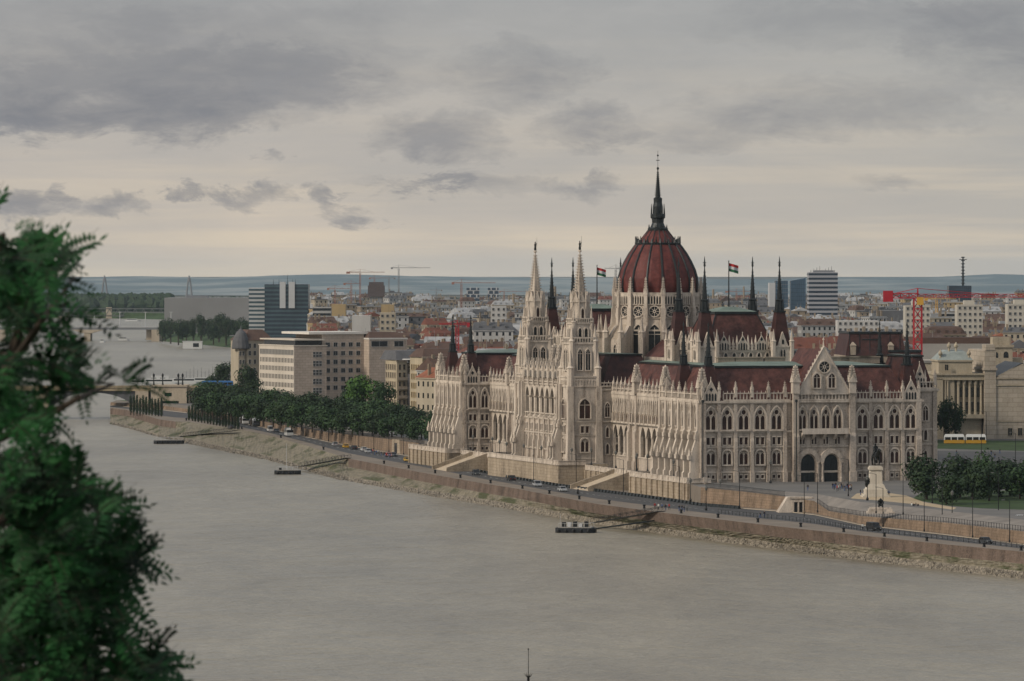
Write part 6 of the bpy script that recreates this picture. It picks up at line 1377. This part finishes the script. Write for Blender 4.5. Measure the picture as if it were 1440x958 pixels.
def gangway(a, za, b, zb, w, label, mat, truss=True):
    p, q = Vector((*a,za)), Vector((*b,zb)); d = q-p; s = Vector((-d.y,d.x,0)).normalized()*w/2; m = MB(); up = Vector((0,0,.15))
    m.add([tuple(p-s),tuple(p+s),tuple(q+s),tuple(q-s),tuple(p-s+up),tuple(p+s+up),tuple(q+s+up),tuple(q-s+up)],[(0,1,2,3),(7,6,5,4),(0,4,5,1),(1,5,6,2),(2,6,7,3),(3,7,4,0)])
    o = m.build('gangway',mat); m = MB(); n = int(d.length/3)
    for e in (s,-s):
        m.tube(p+e+Vector((0,0,1.2)),q+e+Vector((0,0,1.2)),.07,n=4)
        for k in range(n+1): c_ = p+d*(k/n)+e; m.tube(c_,c_+Vector((0,0,1.2)),.05,n=4); k < n and truss and m.tube(c_,p+d*((k+1)/n)+e+Vector((0,0,1.2)),.04,n=3)
    m.build('handrail',M['iron'],o); return tag(o,label,'gangway')
GW = simple('gangway_grey',(.20,.19,.17),.8,0,.15,.6)
gangway(onz(252,619,WZ),-8.6,onz(332,606,QZ),QZ+.1,3.0,'long pale gangway from the farthest pontoon to the promenade',GW)
gangway(onz(424,662,WZ),-8.6,onz(489,645,QZ),QZ+.1,2.4,'dark gangway from the middle pontoon to the quay wall corner',M['lead'])
gangway(onz(836,743,WZ),-8.6,onz(930,720,QZ),QZ+.1,2.4,'dark gangway from the nearest pontoon up to the promenade',M['lead'])
for a_,b_,t in (((838,750),(952,728),'lower'),):
    p = (*onz(*a_,WZ),-8.8); q = (*onz(b_[0],b_[1],-6),-6 if t=='lower' else -8.5); m = MB(); m.tube(p,q,.22,n=6); o = m.build('mooring_spar',M['lead']); tag(o,'long thin dark mooring spar below the nearest gangway','spar')
BW = simple('boat_white',(.62,.62,.60),.45,0,.05)
def boat(px,py,L_,label,rz=0.0,h=2.2,two=False):
    x,y = onz(px,py,WZ); B = tag(empty('boat',(x,y,WZ),rz),label,'boat'); a = L_/2; w = max(1.6,L_*.12)
    MB().prism([(-a,-w),(a*.6,-w),(a,0),(a*.6,w),(-a,w)],-.5,1.3).build('hull',BW if L_<30 else HUL,B); MB().box(-a*.8,a*.5,-w*.8,w*.8,1.3,1.3+h).build('cabin',BW,B)
    MB().box(-a*.76,a*.46,-w*.8-.04,-w*.8-.01,1.3+h*.35,1.3+h*.75).build('window_band',GL,B)
    if two: MB().box(-a*.5,a*.3,-w*.6,w*.6,1.3+h,1.3+h*1.8).build('upper_deck',BW,B)
x,y = onz(271,491,WZ); B = tag(empty('floating_house',(x,y,WZ)),'white box-shaped floating house with one large dark window on the far river','floating house'); MB().box(-8.5,8.5,-4,4,-.3,6.6).build('cabin',BW,B); MB().box(.5,5.6,-4.06,-4.0,1.8,5.2).build('window',GL,B); MB().box(-8.8,8.8,-4.3,4.3,6.6,7.0).build('roof',BW,B); MB().box(-9,9,-4.6,4.6,-.6,.2).build('pontoon',HUL,B)
boat(144,482,5,'tiny white motorboat in midstream beyond the bridge'); boat(187,452,22,'dark grey boat far upriver'); boat(174,479,11,'small dark boat moored by the sand bank')
for px_,py_,L_,t in ((228,541,26,'white double-deck river boat moored behind the bridge abutment'),(262,540,20,'low white boat right of the bridge abutment'),(288,539,16,'small white cabin boat nearest the dark tree'),(196,542,12,'small white boat left of the bridge lamps')): boat(px_,py_,L_,t,.1,two=L_>22)
for i in range(14):
    px_ = 262+i*5.3; x,y = onz(px_,538,WZ); o = MB().tube((0,0,0),(0,0,7+3*((i*7)%5)/4),.12,.06,5).build('mooring_mast',M['iron'],None,(x,y,WZ)); tag(o,None,'mast','thin masts behind the bridge'); later(o,'thin dark mast rising behind the bridge parapet, {n}')
# ================================================================== camera-side things below the frame edge
zb = 34.0; x,y,z = at(743,150,912); o = tag(empty('finial_mast',(x,y,zb)),'thin dark metal mast with leafy ornament at the bottom edge','mast')
m = MB(); m.tube((0,0,0),(0,0,z-zb-.82),.10,.035,8); m.tube((0,0,z-zb-.82),(0,0,z-zb),.012,.008,6); m.lathe(0,0,[(.004,z-zb-.05),(.03,z-zb-.02),(.004,z-zb+.01)],8); m.build('pole',M['iron'],o)
m = MB()
for k in range(6):
    a = k*math.pi/3; m.tube((0,0,z-zb-.86),(.07*math.cos(a),.07*math.sin(a),z-zb-.80),.014,.010,5); m.tube((.07*math.cos(a),.07*math.sin(a),z-zb-.80),(.12*math.cos(a),.12*math.sin(a),z-zb-.72),.012,.003,5)
m.build('ornament',M['iron'],o)
B = tag(empty('hillside_house',(at(150,150)[0],150,29.4),.3),'old house with brown tiled roof and chimneys glimpsed through the dark foliage','house')
MB().box(-1.5,1.5,-3,3,0,16.4).build('wall',M['rubble'],B); m = MB(); m.add([(-1.8,-3.3,16.3),(1.8,-3.3,16.3),(1.8,3.3,16.3),(-1.8,3.3,16.3),(-1.5,0,17.7),(1.3,0,17.7)],[(0,1,5,4),(2,3,4,5),(1,2,5),(3,0,4),(3,2,1,0)]); m.build('roof',MR['brown'],B)
for a_ in (-1.0,.5): MB().box(a_-.25,a_+.25,-.9,-.4,16.5,18.2).build('chimney',MR['red-tiled'],B)
SKY = [lin((211,198,181)),lin((207,195,181)),lin((195,187,178)),lin((175,172,169)),lin((161,162,165)),(.36,.38,.41),(.42,.45,.50)]
WARM = lin((234,215,186)); DARKC = lin((122,125,133)); MIDC = lin((154,156,159)); LITEC = lin((184,182,181))
CLOUDS = [(110,120,430,75,.62),(60,170,95,34,.5),(240,160,140,48,.5),(430,100,210,52,.36),(300,50,300,40,.2),(150,20,500,40,.25),(725,105,115,52,.38),(625,190,115,40,.45),(825,180,75,34,.40),(1180,150,200,52,.36),(700,258,190,20,.22),(1000,180,130,38,.25),(1440,60,180,80,.45),(1180,30,200,40,.25),
 (25,288,66,28,.52),(95,272,26,24,.45),(160,292,60,20,.42),(268,270,30,14,.40),(348,275,60,18,.42),(458,280,32,24,.42),(505,302,34,19,.45),(375,215,24,14,.3),(830,262,55,22,.25),(600,257,65,14,.28),(1250,255,60,18,.2)]
SKYK = 1.0; SUNE = 2.1; HAZE = 1.35e-5; EXPO = 0.10
# ------------------------------------------------------------------ sky, sun, air
SUN_EL, SUN_AZ = math.radians(34), math.radians(-118)     # azimuth from +Y, clockwise: the light comes from the left, a little behind the camera
w = bpy.data.worlds.new('World'); sc.world = w; w.use_nodes = True; nt = w.node_tree; L = nt.links; nt.nodes.clear()
out = N(nt,'ShaderNodeOutputWorld'); sky = N(nt,'ShaderNodeTexSky'); sky.sky_type='NISHITA'; sky.sun_disc=False; sky.sun_elevation=SUN_EL; sky.sun_rotation=SUN_AZ; sky.air_density=1.5; sky.dust_density=3.0
bg1 = N(nt,'ShaderNodeBackground'); bg1.inputs['Strength'].default_value=.10; L.new(sky.outputs[0],bg1.inputs[0])
tc = N(nt,'ShaderNodeTexCoord'); sp = N(nt,'ShaderNodeSeparateXYZ'); L.new(tc.outputs['Generated'],sp.inputs[0])
def MN(op, a=None, b=None, c=None):
    n = N(nt,'ShaderNodeMath',operation=op)
    for i, v in enumerate((a,b,c)):
        if v is None: continue
        if isinstance(v,(int,float)): n.inputs[i].default_value=v
        else: L.new(v,n.inputs[i])
    return n.outputs[0]
def RAMP(src, st, ease='EASE'):
    r = N(nt,'ShaderNodeValToRGB'); r.color_ramp.interpolation=ease; e=r.color_ramp.elements
    e[0].position=st[0][0]; e[0].color=(*st[0][1],1); e[1].position=st[-1][0]; e[1].color=(*st[-1][1],1)
    for p,c in st[1:-1]: q=e.new(p); q.color=(*c,1)
    L.new(src,r.inputs[0]); return r.outputs[0]
el = sp.outputs[2]; az = MN('ARCTAN2',sp.outputs[0],sp.outputs[1])
def cl(sx, sz, ox, oz, scale, det, rough, dist=0.0):
    c = N(nt,'ShaderNodeCombineXYZ'); L.new(MN('MULTIPLY_ADD',az,sx,ox),c.inputs[0]); L.new(MN('MULTIPLY_ADD',el,sz,oz),c.inputs[1])
    n = N(nt,'ShaderNodeTexNoise',Scale=scale,Detail=det,Roughness=rough,Distortion=dist); L.new(c.outputs[0],n.inputs[0]); return n.outputs[0]
# clouds: soft overcast near the horizon, broken grey cloud higher up, torn scraps between
def MIX(f, a, b, blend='MIX'):
    n = N(nt,'ShaderNodeMix',data_type='RGBA',blend_type=blend)
    (L.new(f,n.inputs[0]) if not isinstance(f,float) else setattr(n.inputs[0],'default_value',f))
    for i,v in ((6,a),(7,b)):
        if isinstance(v,tuple): n.inputs[i].default_value=(*v,1)
        else: L.new(v,n.inputs[i])
    return n.outputs[2]
def G1(x): return (x,x,x)
eln = MN('MULTIPLY',el,1/.0555)                     # 1.0 = top edge of the photograph
base = RAMP(MN('MULTIPLY',el,1/.30), [(0.0,SKY[0]),(.03,SKY[1]),(.085,SKY[2]),(.14,SKY[3]),(.19,SKY[4]),(.5,SKY[5]),(1.0,SKY[6])],'LINEAR')
base2 = RAMP(MN('MULTIPLY',el,1/.30), [(0.0,lin((188,182,172))),(.05,lin((182,178,170))),(.14,lin((168,169,168))),(.19,lin((158,161,163))),(.5,SKY[5]),(1.0,SKY[6])],'LINEAR')
big = cl(7.5,30,4.1,.35,1.0,2.0,.5,.2); med = cl(19,62,2.3,7.7,1.0,9.0,.60,.5); fine = cl(60,170,1.3,3.7,1.0,8.0,.62,.4); streak = cl(9,190,9.2,.3,1.0,6.0,.6,.2)
wx = MN('MULTIPLY',MN('SUBTRACT',cl(60,130,3.3,1.2,1.0,6.0,.72,.4),.5),.034); wz = MN('MULTIPLY',MN('SUBTRACT',cl(60,130,8.8,5.2,1.0,6.0,.72,.4),.5),.0150)
azw = MN('ADD',az,wx); elw = MN('ADD',el,wz)
def blob(px, py, rx, ry, st):        # one cloud: a soft ellipse of sky with torn edges
    dx = MN('MULTIPLY_ADD',azw,FPX/rx,-(px-720)/rx); dz = MN('MULTIPLY_ADD',elw,FPX/ry,-(HOR-py)/ry)
    r2 = MN('MULTIPLY_ADD',dz,dz,MN('MULTIPLY',dx,dx)); return MN('MULTIPLY',MN('MAXIMUM',MN('SUBTRACT',1.15,r2),0.0),st)
tot = None
for bb in CLOUDS:
    f = blob(*bb); tot = f if tot is None else MN('ADD',tot,f)
lump = MN('ADD',MN('MULTIPLY',RAMP(fine,[(.3,G1(0)),(.7,G1(1))],'LINEAR'),.9),MN('MULTIPLY',RAMP(med,[(.3,G1(0)),(.7,G1(1))],'LINEAR'),.9))
m1 = RAMP(MN('MULTIPLY',MN('MULTIPLY',tot,lump),.8),[(.0,G1(0)),(.14,G1(.22)),(.40,G1(.62)),(1,G1(1))],'LINEAR')
c1 = MIX(RAMP(MN('MULTIPLY_ADD',az,5.0,.5),[(.25,G1(0)),(1,G1(.75))],'LINEAR'), base, base2)
glow = MN('MULTIPLY',RAMP(streak,[(.42,G1(0)),(.70,G1(1))]),RAMP(eln,[(0,G1(.7)),(.22,G1(.5)),(.5,G1(.12)),(1,G1(.0))],'LINEAR'))
c1 = MIX(glow, c1, WARM)
c1 = MIX(MN('MULTIPLY',RAMP(med,[(.36,G1(0)),(.68,G1(1))]),RAMP(eln,[(0,G1(.06)),(.3,G1(.28)),(1,G1(.55))],'LINEAR')), c1, MIDC)
c1 = MIX(MN('MULTIPLY',RAMP(big,[(.35,G1(0)),(.65,G1(1))]),.30), c1, MIDC)
c3 = MIX(m1, c1, DARKC)
c3 = MIX(MN('MULTIPLY',RAMP(fine,[(.45,G1(0)),(.75,G1(1))]),MN('MULTIPLY',RAMP(eln,[(0,G1(0)),(1,G1(1))],'LINEAR'),.25)), c3, LITEC)
bg2 = N(nt,'ShaderNodeBackground'); L.new(c3,bg2.inputs[0]); bg2.inputs['Strength'].default_value=SKYK
ms = N(nt,'ShaderNodeMixShader'); ms.inputs[0].default_value=.9; L.new(bg1.outputs[0],ms.inputs[1]); L.new(bg2.outputs[0],ms.inputs[2]); L.new(ms.outputs[0],out.inputs[0])
w.cycles.sampling_method='MANUAL'; w.cycles.sample_map_resolution=1024
sl = bpy.data.lights.new('sun','SUN'); sl.energy=SUNE; sl.angle=math.radians(10); sl.color=(1,.90,.76); so = bpy.data.objects.new('sun',sl); COL.objects.link(so)
dirv = Vector((math.sin(SUN_AZ)*math.cos(SUN_EL), math.cos(SUN_AZ)*math.cos(SUN_EL), math.sin(SUN_EL))); so.rotation_euler = dirv.to_track_quat('Z','Y').to_euler(); so.location=(0,0,300)
# haze: one closed box of even thin air round everything
hz = MB().box(-24000,24000,-400,25000,-31,104)
m, nt, b = newmat('haze'); nt.nodes.remove(b); pv = N(nt,'ShaderNodeVolumePrincipled'); pv.inputs['Color'].default_value=(.72,.88,1.0,1); pv.inputs['Density'].default_value=HAZE; pv.inputs['Anisotropy'].default_value=.0
nt.links.new(pv.outputs[0], nt.nodes['Material Output'].inputs['Volume'])
ho = hz.build('haze', m); tag(ho,'thin pale haze in the air over the river and the city','haze',kind='stuff')
c = sc.cycles; c.use_denoising=True; c.max_bounces=4; c.diffuse_bounces=1; c.glossy_bounces=2; c.transparent_max_bounces=6; c.volume_bounces=1; c.transmission_bounces=2
try: c.denoising_input_passes='RGB_ALBEDO_NORMAL'; c.denoising_prefilter='ACCURATE'
except Exception: pass
c.use_adaptive_sampling=True; c.adaptive_threshold=.02; c.volume_step_rate=10
sc.view_settings.view_transform='Standard'; sc.view_settings.look='None'; sc.view_settings.exposure=EXPO; sc.view_settings.gamma=1
finish_labels()
